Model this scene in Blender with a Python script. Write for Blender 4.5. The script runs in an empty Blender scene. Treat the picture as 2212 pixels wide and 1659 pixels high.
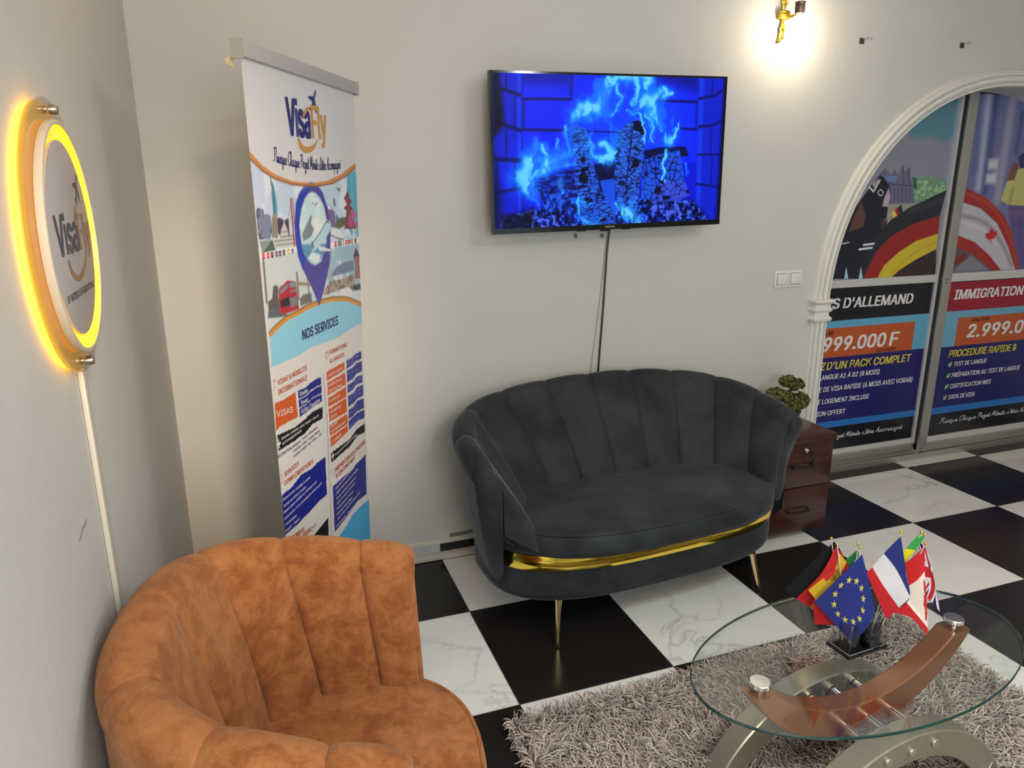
import bpy, bmesh, math, os, random
import numpy as np
from mathutils import Vector, Matrix

random.seed(7)
RNG = np.random.default_rng(11)
SC = bpy.context.scene
PI = math.pi

# ------------------------------------------------------------------ camera
cam_data = bpy.data.cameras.new('camera')
cam = bpy.data.objects.new('camera', cam_data)
SC.collection.objects.link(cam)
cam_data.sensor_fit = 'HORIZONTAL'
cam_data.sensor_width = 36.0
cam_data.lens = 36.0 * 1586.04 / 2212.0
cam_data.clip_start = 0.05
YAW, PITCH, ROLL = 0.34169, 0.26607, -0.00389
_f = Vector((math.sin(YAW) * math.cos(PITCH), math.cos(YAW) * math.cos(PITCH), -math.sin(PITCH)))
_r = Vector((math.cos(YAW), -math.sin(YAW), 0))
_u = _r.cross(_f)
_rr = _r * math.cos(ROLL) + _u * math.sin(ROLL)
_uu = -_r * math.sin(ROLL) + _u * math.cos(ROLL)
_m = Matrix((_rr, _uu, -_f)).transposed().to_4x4()
_m.translation = Vector((-0.73211, -1.99218, 1.70883))
cam.matrix_world = _m
SC.camera = cam

# ------------------------------------------------------------------ world, lights, exposure
SC.view_settings.view_transform = 'Standard'
SC.view_settings.look = 'None'
SC.view_settings.exposure = 0.0
SC.view_settings.gamma = 1.0
SC.view_settings.use_curve_mapping = False
SC.cycles.use_denoising = True
SC.cycles.max_bounces = 10
SC.cycles.diffuse_bounces = 5
SC.cycles.glossy_bounces = 4
SC.cycles.transparent_max_bounces = 12
SC.cycles.sample_clamp_indirect = 6.0
SC.cycles.caustics_reflective = False
SC.cycles.caustics_refractive = False

wd = bpy.data.worlds.new('world')
SC.world = wd
wd.use_nodes = True
wd.node_tree.nodes['Background'].inputs[0].default_value = (1, 1, 1, 1)
wd.node_tree.nodes['Background'].inputs[1].default_value = 0.15


def lamp(name, kind, loc, energy, color, size=0.1, rot=None, size_y=None):
    d = bpy.data.lights.new(name, kind)
    d.energy = energy
    d.color = color
    if kind == 'AREA':
        d.size = size
        if size_y:
            d.shape = 'RECTANGLE'
            d.size_y = size_y
    else:
        d.shadow_soft_size = size
    o = bpy.data.objects.new(name, d)
    o.location = loc
    if rot:
        o.rotation_euler = rot
    SC.collection.objects.link(o)
    return o


COOL = (0.80, 0.93, 1.0)
WARM = (1.0, 0.80, 0.58)
# the ceiling light over the seating corner (throws the banner, television and sofa shadows)
lamp('ceiling_light_main', 'POINT', (1.25, -1.40, 2.43), 19, (0.86, 0.95, 1.0), 0.05)
# unseen fill lamp added under the ceiling, shining downwards
pan = lamp('added_down_fill', 'AREA', (0.5, -2.1, 2.92), 21, (0.85, 0.95, 1.0), 0.6, None, 0.6)
pan.data.spread = 1.95
# spot added out of view to brighten the banner corner
spt = lamp('added_corner_spot', 'SPOT', (-0.25, -3.3, 2.60), 390, (1.0, 0.78, 0.53), 0.20)
spt.data.spot_size = 0.44
spt.data.spot_blend = 1.0
spt.rotation_euler = (Vector((-0.90, 1.0, 0.98)) - spt.location).to_track_quat('-Z', 'Y').to_euler()
# warm fill added high by the left wall, no fixture there
lamp('added_corner_fill', 'POINT', (-0.80, -0.10, 2.72), 5, (1.0, 0.50, 0.10), 0.05)
# soft fill area added behind the camera to lift the back wall
lamp('added_rear_fill', 'AREA', (-0.40, -3.6, 1.95), 44, (1.0, 1.0, 0.95), 1.0, (PI / 2, 0, 0), 1.1)
# weak bluish fill added before the far wall, which has no window
lamp('added_far_fill', 'AREA', (1.6, -5.1, 1.25), 14, (0.6, 0.8, 1.0), 2.6, (PI / 2, 0, 0), 1.7)
# upward area lamp added to brighten the ceiling and its bounce
lamp('added_ceiling_fill', 'AREA', (2.4, -2.4, 2.62), 46, (1.0, 0.84, 0.55), 3.2, (PI, 0, 0), 1.6)
# bulb of the wall sconce
lamp('sconce_bulb_light', 'POINT', (1.728, 0.970, 2.39), 7.5, (1.0, 0.80, 0.56), 0.045)

# ------------------------------------------------------------------ helpers


def s2l(c):
    c = np.asarray(c, float)
    return np.where(c <= 0.04045, c / 12.92, ((c + 0.055) / 1.055) ** 2.4)


def hexc(r, g, b):
    return tuple(float(v) for v in s2l(np.array([r, g, b]) / 255.0))


def smooth01(x):
    x = np.clip(x, 0, 1)
    return x * x * (3 - 2 * x)


def root(name, label, cat, loc, group=None, kind=None):
    o = bpy.data.objects.new(name, None)
    o.empty_display_size = 0.1
    o.location = loc
    SC.collection.objects.link(o)
    tag(o, label, cat, group, kind)
    return o


def tag(o, label=None, cat=None, group=None, kind=None):
    if label:
        o['label'] = label
    if cat:
        o['category'] = cat
    if group:
        o['group'] = group
    if kind:
        o['kind'] = kind
    return o


def origin_of(o):
    v = Vector((0, 0, 0))
    while o is not None:
        v += o.location
        o = o.parent
    return v


def mesh_np(name, V, F, mats, parent=None, smooth=True, midx=None, cols=None, loc=None):
    """V: (n,3) world coordinates, F: (m,k) int array or list of arrays / lists of faces."""
    V = np.asarray(V, float).reshape(-1, 3)
    if isinstance(F, np.ndarray):
        groups = [F]
    elif len(F) and isinstance(F[0], np.ndarray) and F[0].ndim == 2:
        groups = F
    else:
        by = {}
        order = []
        for i, f in enumerate(F):
            by.setdefault(len(f), []).append(i)
        groups = []
        perm = []
        for k in by:
            groups.append(np.array([F[i] for i in by[k]], int))
            perm += by[k]
        if midx is not None:
            midx = np.asarray(midx)[perm]
    org = origin_of(parent) if parent is not None else Vector(loc or (0, 0, 0))
    W = V - np.array(org)[None, :]
    me = bpy.data.meshes.new(name)
    nl = sum(g.size for g in groups)
    nf = sum(len(g) for g in groups)
    me.vertices.add(len(W))
    me.vertices.foreach_set('co', W.astype(np.float32).ravel())
    me.loops.add(nl)
    me.loops.foreach_set('vertex_index', np.concatenate([g.ravel() for g in groups]).astype(np.int32))
    me.polygons.add(nf)
    starts = []
    s = 0
    for g in groups:
        k = g.shape[1]
        starts.append(s + k * np.arange(len(g)))
        s += g.size
    me.polygons.foreach_set('loop_start', np.concatenate(starts).astype(np.int32))
    me.polygons.foreach_set('use_smooth', np.full(nf, bool(smooth)))
    if not isinstance(mats, (list, tuple)):
        mats = [mats]
    for m in mats:
        me.materials.append(m)
    if midx is not None:
        me.polygons.foreach_set('material_index', np.asarray(midx, np.int32))
    me.update(calc_edges=True)
    me.validate()
    if cols is not None:
        a = me.color_attributes.new('print', 'FLOAT_COLOR', 'POINT')
        c4 = np.ones((len(W), 4), np.float32)
        c4[:, :3] = cols
        a.data.foreach_set('color', c4.ravel())
    o = bpy.data.objects.new(name, me)
    if parent is not None:
        o.parent = parent
    else:
        o.location = org
    SC.collection.objects.link(o)
    return o


class MB:
    """collects shapes in world coordinates; build() links them as one mesh object"""

    def __init__(self):
        self.v = []
        self.f = []
        self.mi = []
        self.n = 0
        self.m = 0

    def add(self, V, F):
        V = np.asarray(V, float).reshape(-1, 3)
        for f in F:
            self.f.append([int(i) + self.n for i in f])
            self.mi.append(self.m)
        self.v.append(V)
        self.n += len(V)
        return self

    def bm(self, b):
        b.verts.index_update()
        return self.add([v.co[:] for v in b.verts], [[v.index for v in f.verts] for f in b.faces])

    def box(self, lo, hi, bev=0.0, M=None, seg=2):
        b = bmesh.new()
        bmesh.ops.create_cube(b, size=1.0)
        lo = Vector(lo)
        hi = Vector(hi)
        for v in b.verts:
            v.co = Vector(((v.co.x + .5) * (hi.x - lo.x) + lo.x, (v.co.y + .5) * (hi.y - lo.y) + lo.y,
                           (v.co.z + .5) * (hi.z - lo.z) + lo.z))
        if bev > 0:
            bmesh.ops.bevel(b, geom=list(b.edges), offset=bev, segments=seg, profile=0.5, affect='EDGES')
        if M is not None:
            bmesh.ops.transform(b, matrix=M, verts=b.verts)
        self.bm(b)
        b.free()
        return self

    def tube(self, path, r, n=10, cap=True, closed=False):
        P = np.asarray(path, float)
        k = len(P)
        R = np.full(k, r) if np.isscalar(r) else np.asarray(r, float)
        if closed:
            T = np.roll(P, -1, 0) - np.roll(P, 1, 0)
        else:
            T = np.gradient(P, axis=0)
        T /= np.linalg.norm(T, axis=1)[:, None] + 1e-12
        up = np.array([0, 0, 1.0]) if abs(T[0][2]) < .9 else np.array([1.0, 0, 0])
        a = np.cross(T[0], up)
        a /= np.linalg.norm(a)
        V = []
        for i in range(k):
            a = a - T[i] * (a @ T[i])
            a /= np.linalg.norm(a) + 1e-12
            b = np.cross(T[i], a)
            for j in range(n):
                t = 2 * PI * j / n
                V.append(P[i] + R[i] * (a * math.cos(t) + b * math.sin(t)))
        F = []
        for i in range(k if closed else k - 1):
            i2 = (i + 1) % k
            for j in range(n):
                j2 = (j + 1) % n
                F.append((i * n + j, i * n + j2, i2 * n + j2, i2 * n + j))
        if cap and not closed:
            F.append(tuple(range(n))[::-1])
            F.append(tuple((k - 1) * n + j for j in range(n)))
        return self.add(V, F)

    def lathe(self, prof, c, ax=(0, 0, 1), n=32):
        """prof: [(radius, height)] along axis ax through c"""
        ax = np.asarray(ax, float)
        ax /= np.linalg.norm(ax)
        up = np.array([0, 0, 1.0]) if abs(ax[2]) < .9 else np.array([1.0, 0, 0])
        a = np.cross(up, ax)
        a /= np.linalg.norm(a)
        b = np.cross(ax, a)
        c = np.asarray(c, float)
        V = []
        for r, h in prof:
            for j in range(n):
                t = 2 * PI * j / n
                V.append(c + ax * h + r * (a * math.cos(t) + b * math.sin(t)))
        F = []
        for i in range(len(prof) - 1):
            for j in range(n):
                j2 = (j + 1) % n
                F.append((i * n + j, i * n + j2, (i + 1) * n + j2, (i + 1) * n + j))
        if prof[0][0] > 1e-6:
            F.append(tuple(range(n))[::-1])
        if prof[-1][0] > 1e-6:
            F.append(tuple((len(prof) - 1) * n + j for j in range(n)))
        return self.add(V, F)

    def ball(self, c, r, n=14, sq=(1, 1, 1)):
        prof = [(max(1e-7, r * math.sin(PI * i / n)), -r * math.cos(PI * i / n)) for i in range(n + 1)]
        k = self.n
        self.lathe(prof, (0, 0, 0), n=2 * n)
        self.v[-1] = self.v[-1] * np.array(sq)[None] + np.asarray(c, float)[None]
        return self

    def prism(self, pts, fn, d0, d1):
        """pts: 2D outline (ccw), fn(u,v,d) -> 3D; extruded from depth d0 to d1"""
        n = len(pts)
        V = [fn(u, v, d0) for u, v in pts] + [fn(u, v, d1) for u, v in pts]
        F = [tuple(range(n))[::-1], tuple(n + i for i in range(n))]
        F += [(i, (i + 1) % n, n + (i + 1) % n, n + i) for i in range(n)]
        return self.add(V, F)

    def grid(self, A, closed_u=False, closed_v=False, flip=False):
        A = np.asarray(A, float)
        nu, nv = A.shape[:2]
        F = []
        for i in range(nu if closed_u else nu - 1):
            for j in range(nv if closed_v else nv - 1):
                i2, j2 = (i + 1) % nu, (j + 1) % nv
                q = (i * nv + j, i2 * nv + j, i2 * nv + j2, i * nv + j2)
                F.append(q[::-1] if flip else q)
        return self.add(A.reshape(-1, 3), F)

    def build(self, name, mats, parent=None, smooth=False, loc=None, angle=35):
        V = np.concatenate(self.v)
        if parent is None and loc is None:
            mn, mx = V.min(0), V.max(0)
            loc = ((mn[0] + mx[0]) / 2, (mn[1] + mx[1]) / 2, mn[2])
        o = mesh_np(name, V, self.f, mats, parent, smooth, self.mi, loc=loc)
        if smooth == 'auto' or smooth is True:
            me = o.data
            b = bmesh.new()
            b.from_mesh(me)
            bmesh.ops.recalc_face_normals(b, faces=b.faces)
            for e in b.edges:
                if len(e.link_faces) == 2 and e.calc_face_angle(0) > math.radians(angle):
                    e.smooth = False
            b.to_mesh(me)
            b.free()
        return o


def grid_quads(nu, nv):
    i, j = np.meshgrid(np.arange(nu - 1), np.arange(nv - 1), indexing='ij')
    a = (i * nv + j).ravel()
    return np.stack([a, a + nv, a + nv + 1, a + 1], 1)


def catmull(pts, n=8, closed=False):
    P = np.asarray(pts, float)
    k = len(P)
    out = []
    rng = range(k) if closed else range(k - 1)
    for i in rng:
        if closed:
            p0, p1, p2, p3 = P[(i - 1) % k], P[i], P[(i + 1) % k], P[(i + 2) % k]
        else:
            p0, p1, p2, p3 = P[max(i - 1, 0)], P[i], P[i + 1], P[min(i + 2, k - 1)]
        for s in range(n):
            t = s / n
            out.append(.5 * ((2 * p1) + (-p0 + p2) * t + (2 * p0 - 5 * p1 + 4 * p2 - p3) * t * t
                             + (-p0 + 3 * p1 - 3 * p2 + p3) * t ** 3))
    if not closed:
        out.append(P[-1])
    return np.array(out)


# ---- lettering -------------------------------------------------------------
_TC = {}
try:        # the plain sans-serif that ships with Blender itself
    FONT = bpy.data.fonts.load(os.path.join(bpy.utils.system_resource('DATAFILES', path='fonts'), 'Inter.woff2'))
except Exception:
    FONT = None


def text_geo(s):
    key = s
    if key in _TC:
        return _TC[key]
    cu = bpy.data.curves.new('lettering', 'FONT')
    cu.body = s
    cu.size = 1.0
    if FONT:
        cu.font = FONT
    cu.fill_mode = 'FRONT'
    cu.resolution_u = 3
    ob = bpy.data.objects.new('lettering', cu)
    SC.collection.objects.link(ob)
    bpy.context.view_layer.update()
    dg = bpy.context.evaluated_depsgraph_get()
    me = bpy.data.meshes.new_from_object(ob.evaluated_get(dg))
    V = np.array([v.co[:2] for v in me.vertices]) if len(me.vertices) else np.zeros((0, 2))
    F = [list(p.vertices) for p in me.polygons]
    bpy.data.objects.remove(ob)
    bpy.data.curves.remove(cu)
    bpy.data.meshes.remove(me)
    _TC[key] = (V, F)
    return V, F


def put_text(mb, s, p0, p1, cap, fn, bold=0.0, shear=0.0, d=0.0008):
    """letters from p0 to p1 (surface coordinates of the baseline ends), capital height cap"""
    V, F = text_geo(s)
    if not len(V):
        return
    x0, x1 = V[:, 0].min(), V[:, 0].max()
    p0 = np.array(p0, float)
    p1 = np.array(p1, float)
    e = p1 - p0
    t = (V[:, 0] - x0) / (x1 - x0)
    H = text_geo('H')[0][:, 1]
    y = (V[:, 1] - H.min()) / np.ptp(H) * cap
    U = p0[None] + e[None] * t[:, None]
    U[:, 1] += y
    U[:, 0] += shear * y
    # heavier weights: the strokes are widened by laying the letters over one another slightly shifted
    o = bold * cap
    for k, (a, b) in enumerate(((0, 0),) if bold < .004 else ((-o, -o * .5), (o, -o * .5), (-o, o * .5), (o, o * .5))):
        mb.add([fn(u + a, v + b, d + k * 2e-5) for u, v in U], F)


GLY = {
    'a': (.46, [[(.32, .38), (.2, .45), (.06, .3), (.08, .06), (.2, 0), (.32, .18), (.35, .42), (.33, .1), (.42, 0), (.5, .1)]]),
    'c': (.34, [[(.3, .36), (.2, .45), (.06, .28), (.08, .05), (.22, 0), (.36, .1)]]),
    'e': (.34, [[(.05, .18), (.25, .25), (.28, .4), (.16, .45), (.05, .25), (.1, .03), (.24, 0), (.36, .1)]]),
    'g': (.44, [[(.32, .38), (.2, .45), (.06, .3), (.08, .06), (.2, 0), (.32, .18), (.35, .42), (.32, -.2), (.2, -.4), (.1, -.28), (.25, -.08), (.45, .1)]]),
    'h': (.46, [[(0, .05), (.18, .6), (.2, 1), (.12, .9), (.1, 0), (.14, .3), (.26, .45), (.32, .3), (.32, .05), (.4, 0), (.48, .1)]]),
    'i': (.26, [[(0, .1), (.1, .45), (.1, .08), (.18, 0), (.28, .1)], [(.12, .62), (.13, .68)]]),
    'j': (.24, [[(0, .1), (.12, .45), (.1, -.25), (-.02, -.4), (-.1, -.28), (.05, -.08), (.24, .1)], [(.13, .62), (.14, .68)]]),
    'm': (.58, [[(0, .1), (.08, .45), (.08, 0), (.1, .3), (.2, .45), (.26, .3), (.26, 0), (.28, .3), (.38, .45), (.44, .3), (.44, .06), (.52, 0), (.6, .1)]]),
    'n': (.42, [[(0, .1), (.08, .45), (.08, 0), (.1, .3), (.22, .45), (.28, .3), (.28, .06), (.36, 0), (.44, .1)]]),
    'o': (.38, [[(.2, .45), (.06, .3), (.08, .05), (.2, 0), (.32, .15), (.3, .4), (.2, .45), (.3, .35), (.4, .38)]]),
    'p': (.40, [[(0, .1), (.1, .45), (.06, -.4), (.1, .2), (.2, .44), (.32, .35), (.3, .08), (.18, 0), (.1, .08), (.3, .02), (.42, .1)]]),
    'q': (.46, [[(.32, .38), (.2, .45), (.06, .3), (.08, .06), (.2, 0), (.32, .18), (.35, .42), (.33, -.4), (.4, -.2), (.5, .1)]]),
    'r': (.34, [[(0, .1), (.1, .5), (.14, .42), (.24, .42), (.2, .1), (.28, 0), (.38, .1)]]),
    's': (.32, [[(0, .1), (.16, .48), (.24, .2), (.2, 0), (.04, .03), (.2, 0), (.34, .1)]]),
    't': (.28, [[(0, .1), (.14, .85), (.12, .08), (.2, 0), (.3, .1)], [(.02, .55), (.26, .58)]]),
    'u': (.42, [[(0, .1), (.08, .45), (.06, .12), (.14, 0), (.26, .12), (.3, .45), (.29, .08), (.36, 0), (.44, .1)]]),
    'd': (.46, [[(.32, .38), (.2, .45), (.06, .3), (.08, .06), (.2, 0), (.32, .18), (.4, 1.), (.33, .1), (.42, 0), (.5, .1)]]),
    'P': (.50, [[(.1, 0), (.2, 1)], [(0, .85), (.2, 1), (.45, .98), (.5, .72), (.3, .5), (.14, .5)]]),
    'C': (.50, [[(.5, .85), (.4, 1), (.15, .85), (.03, .4), (.15, .02), (.35, .02), (.5, .2)]]),
    'M': (.64, [[(0, 0), (.15, 1), (.22, .3), (.3, .3), (.5, 1), (.5, .1), (.6, 0)]]),
    'A': (.52, [[(0, 0), (.2, .4), (.35, 1), (.4, .4), (.42, 0), (.5, .05)], [(.1, .4), (.5, .42)]]),
    "'": (.10, [[(.03, .75), (.05, 1)]]),
    '.': (.14, [[(.04, .02), (.06, .05)]]),
    ' ': (.26, []),
}


def script_strokes(s):
    out = []
    x = 0.0
    for ch in s:
        acc = None
        if ch == 'é':
            ch, acc = 'e', [(.16, .58), (.28, .74)]
        elif ch == 'ê':
            ch, acc = 'e', [(.06, .58), (.17, .72), (.28, .58)]
        w, st = GLY[ch]
        for q in st:
            out.append([(a + x, b) for a, b in q])
        if acc:
            out.append([(a + x, b) for a, b in acc])
        x += w
    return out, x


def put_script(mb, s, p0, p1, h, fn, pen=0.07, d=0.0008, bow=0.0):
    st, w = script_strokes(s)
    p0 = np.array(p0, float)
    p1 = np.array(p1, float)
    for q in st:
        P = catmull(q, 5) if len(q) > 2 else np.array(q, float)
        X = P[:, 0] + 0.22 * P[:, 1]
        t = X / w
        U = p0[None] + (p1 - p0)[None] * t[:, None]
        U[:, 1] += P[:, 1] * h - bow * 4 * t * (1 - t)
        T = np.gradient(U, axis=0)
        T /= np.linalg.norm(T, axis=1)[:, None] + 1e-12
        N = np.stack([-T[:, 1], T[:, 0]], 1) * pen * h * .5
        k = len(U)
        L, R = U + N, U - N
        V = [fn(a, b, d) for a, b in L] + [fn(a, b, d) for a, b in R]
        mb.add(V, [(i, i + 1, k + i + 1, k + i) for i in range(k - 1)])


# ---- little painter for printed pictures (arrays of colour on a fine grid) ---
class Canvas:
    """a print of width w and height h metres, painted in metres from its lower left corner"""

    def __init__(self, w, h, nx, ny, base):
        self.w, self.h = w, h
        self.x, self.y = np.meshgrid(np.linspace(0, w, nx), np.linspace(0, h, ny), indexing='ij')
        self.c = np.zeros((nx, ny, 3))
        self.c[:] = np.array(base) / 255.0
        self.px = w / (nx - 1)

    def inside(self, pts):
        P = np.asarray(pts, float)
        m = np.zeros(self.x.shape, bool)
        q = np.roll(P, -1, 0)
        for (x1, y1), (x2, y2) in zip(P, q):
            if abs(y1 - y2) < 1e-12:
                continue
            c = ((y1 > self.y) != (y2 > self.y)) & (self.x < (x2 - x1) * (self.y - y1) / (y2 - y1) + x1)
            m ^= c
        return m

    def dist(self, pts, closed=False, w=None):
        P = np.asarray(pts, float)
        W = None if w is None else np.asarray(w, float)
        D = np.full(self.x.shape, 1e9)
        n = len(P)
        for i in range(n if closed else n - 1):
            a, b = P[i], P[(i + 1) % n]
            e = b - a
            t = np.clip(((self.x - a[0]) * e[0] + (self.y - a[1]) * e[1]) / (e @ e + 1e-12), 0, 1)
            d = np.hypot(self.x - a[0] - t * e[0], self.y - a[1] - t * e[1])
            if W is not None:
                d = d / (W[i] + (W[(i + 1) % n] - W[i]) * t)
            D = np.minimum(D, d)
        return D

    def blend(self, mask, col, alpha=1.0):
        col = np.array(col, float) / 255.0
        a = (np.asarray(mask, float) * np.asarray(alpha, float))[..., None]
        self.c = self.c * (1 - a) + col * a

    def poly(self, pts, col, soft=0.0, alpha=1.0, tex=None):
        m = self.inside(pts)
        if soft > 0:
            d = self.dist(pts, True)
            sd = np.where(m, -d, d)
            k = smooth01(.5 - sd / (2 * soft))
        else:
            k = m.astype(float)
        if tex is not None:
            k = k * tex
        self.blend(k, col, alpha)
        return m

    def line(self, pts, width, col, soft=None, alpha=1.0, widths=None, smooth=0, add=False):
        if smooth:
            P = catmull(pts, smooth)
            if widths is not None:
                widths = np.interp(np.linspace(0, 1, len(P)), np.linspace(0, 1, len(widths)), widths)
        else:
            P = pts
        if widths is not None:
            D = self.dist(P, w=np.maximum(np.asarray(widths) / 2, 1e-5))
            k = smooth01((1.0 + (soft or .3) - D) / (2 * (soft or .3)) ) if soft else smooth01(1.3 - D)
        else:
            D = self.dist(P)
            so = soft if soft is not None else self.px
            k = smooth01((width / 2 + so - D) / (2 * so))
        if add:
            self.c = np.clip(self.c + (k * alpha)[..., None] * (np.array(col) / 255.0), 0, 1)
        else:
            self.blend(k, col, alpha)
        return k

    def noise(self, scale, seed, octaves=3, aspect=1.0):
        out = np.zeros(self.x.shape)
        amp, tot = 1.0, 0
        r = np.random.default_rng(seed)
        for o in range(octaves):
            s = scale / 2 ** o
            nx, ny = int(self.w / s / 1.0) + 3, int(self.h / (s * aspect)) + 3
            G = r.random((nx, ny))
            fx, fy = self.x / s, self.y / (s * aspect)
            fx, fy = np.clip(fx, 0, nx - 1.01), np.clip(fy, 0, ny - 1.01)
            ix, iy = fx.astype(int), fy.astype(int)
            tx, ty = smooth01(fx - ix), smooth01(fy - iy)
            v = (G[ix, iy] * (1 - tx) + G[ix + 1, iy] * tx) * (1 - ty) + (G[ix, iy + 1] * (1 - tx) + G[ix + 1, iy + 1] * tx) * ty
            out += amp * v
            tot += amp
            amp *= .55
        return out / tot

    def cracks(self, mask, cell, seed, aspect=1.0, ang=0.0):
        """distance-to-cell-border pattern (0 on a crack)"""
        r = np.random.default_rng(seed)
        xs, ys = self.x[mask], self.y[mask]
        if not len(xs):
            return np.ones(self.x.shape)
        ca, sa = math.cos(ang), math.sin(ang)
        X = (xs * ca + ys * sa) / cell
        Y = (-xs * sa + ys * ca) / (cell * aspect)
        n = int((np.ptp(X) + 2) * (np.ptp(Y) + 2) * 1.2) + 6
        p = np.stack([r.uniform(X.min() - 1, X.max() + 1, n), r.uniform(Y.min() - 1, Y.max() + 1, n)], 1)
        f1 = np.full(len(X), 1e9)
        f2 = np.full(len(X), 1e9)
        for a, b in p:
            d = np.hypot(X - a, Y - b)
            f2 = np.where(d < f1, f1, np.minimum(f2, d))
            f1 = np.minimum(f1, d)
        out = np.ones(self.x.shape)
        out[mask] = f2 - f1
        return out

    def mesh(self, name, fn, mat, parent, d=0.0):
        nx, ny = self.x.shape
        V = fn(self.x.ravel(), self.y.ravel(), d)
        return mesh_np(name, V, grid_quads(nx, ny), mat, parent, True,
                       cols=s2l(np.clip(self.c, 0, 1)).reshape(-1, 3))

# ------------------------------------------------------------------ materials


def mat(name, col=(.8, .8, .8), rough=.5, metal=0.0, spec=.5, coat=0.0, sheen=0.0, emit=None, estr=0.0):
    m = bpy.data.materials.new(name)
    m.use_nodes = True
    b = m.node_tree.nodes['Principled BSDF']
    b.inputs['Base Color'].default_value = (*col, 1)
    b.inputs['Roughness'].default_value = rough
    b.inputs['Metallic'].default_value = metal
    b.inputs['Specular IOR Level'].default_value = spec
    b.inputs['Coat Weight'].default_value = coat
    b.inputs['Sheen Weight'].default_value = sheen
    if emit is not None:
        b.inputs['Emission Color'].default_value = (*emit, 1)
        b.inputs['Emission Strength'].default_value = estr
    return m


class NT:
    def __init__(self, m):
        self.t = m.node_tree
        self.b = self.t.nodes['Principled BSDF']

    def n(self, kind, **kw):
        x = self.t.nodes.new(kind)
        for k, v in kw.items():
            if k.startswith('i_'):
                key = k[2:].replace('_', ' ')
                key = int(key) if key.isdigit() else key
                x.inputs[key].default_value = v
            else:
                setattr(x, k, v)
        return x

    def l(self, a, b):
        self.t.links.new(a, b)
        return self

    def math(self, op, a, b=None):
        x = self.n('ShaderNodeMath', operation=op)
        for i, v in enumerate((a, b)):
            if v is None:
                continue
            if isinstance(v, (int, float)):
                x.inputs[i].default_value = v
            else:
                self.l(v, x.inputs[i])
        return x.outputs[0]

    def mix(self, fac, a, b):
        x = self.n('ShaderNodeMix', data_type='RGBA')
        for i, v in ((0, fac), (6, a), (7, b)):
            if isinstance(v, (int, float)):
                x.inputs[i].default_value = v
            elif isinstance(v, tuple):
                x.inputs[i].default_value = (*v, 1)
            else:
                self.l(v, x.inputs[i])
        return x.outputs[2]

    def ramp(self, fac, stops):
        x = self.n('ShaderNodeValToRGB')
        e = x.color_ramp.elements
        while len(e) < len(stops):
            e.new(.5)
        for k, (p, c) in enumerate(stops):
            e[k].position = p
            e[k].color = (*c, 1) if len(c) == 3 else c
        self.l(fac, x.inputs[0])
        return x.outputs[0]

    def bump(self, h, strength=.3, dist=.01):
        x = self.n('ShaderNodeBump')
        x.inputs['Strength'].default_value = strength
        x.inputs['Distance'].default_value = dist
        self.l(h, x.inputs['Height'])
        self.l(x.outputs[0], self.b.inputs['Normal'])

    def obj(self):
        return self.n('ShaderNodeTexCoord').outputs['Object']

    def pos(self):
        return self.n('ShaderNodeNewGeometry').outputs['Position']

    def noise(self, vec, scale, detail=3, rough=.55, dist=0.0):
        x = self.n('ShaderNodeTexNoise')
        x.inputs['Scale'].default_value = scale
        x.inputs['Detail'].default_value = detail
        x.inputs['Roughness'].default_value = rough
        x.inputs['Distortion'].default_value = dist
        self.l(vec, x.inputs['Vector'])
        return x.outputs[0]


def plaster(name, col, bump=.22):
    m = mat(name, col, .62, spec=.3)
    t = NT(m)
    p = t.pos()
    big = t.noise(p, 1.6, 3)
    fine = t.noise(p, 55, 4, .6)
    mp = t.n('ShaderNodeMapping')
    mp.inputs['Scale'].default_value = (5, 5, 2.6)
    mp.inputs['Rotation'].default_value = (0.0, 0.35, 0.0)
    t.l(p, mp.inputs[0])
    trowel = t.noise(mp.outputs[0], 2.5, 5, .6, .6)
    c = t.ramp(big, [(.25, tuple(v * .95 for v in col)), (.75, tuple(min(1, v * 1.03) for v in col))])
    t.l(c, t.b.inputs['Base Color'])
    h = t.math('ADD', t.math('MULTIPLY', fine, .35), t.math('MULTIPLY', trowel, .45))
    t.bump(h, bump, .012)
    return m


WALL = plaster('plaster_white', (.64, .635, .62))
REVEAL = plaster('plaster_reveal', (.66, .64, .62))
MOULD = plaster('moulding_white', (.80, .79, .76), .10)
CEIL = plaster('ceiling_white', (.80, .79, .77), .05)


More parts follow.
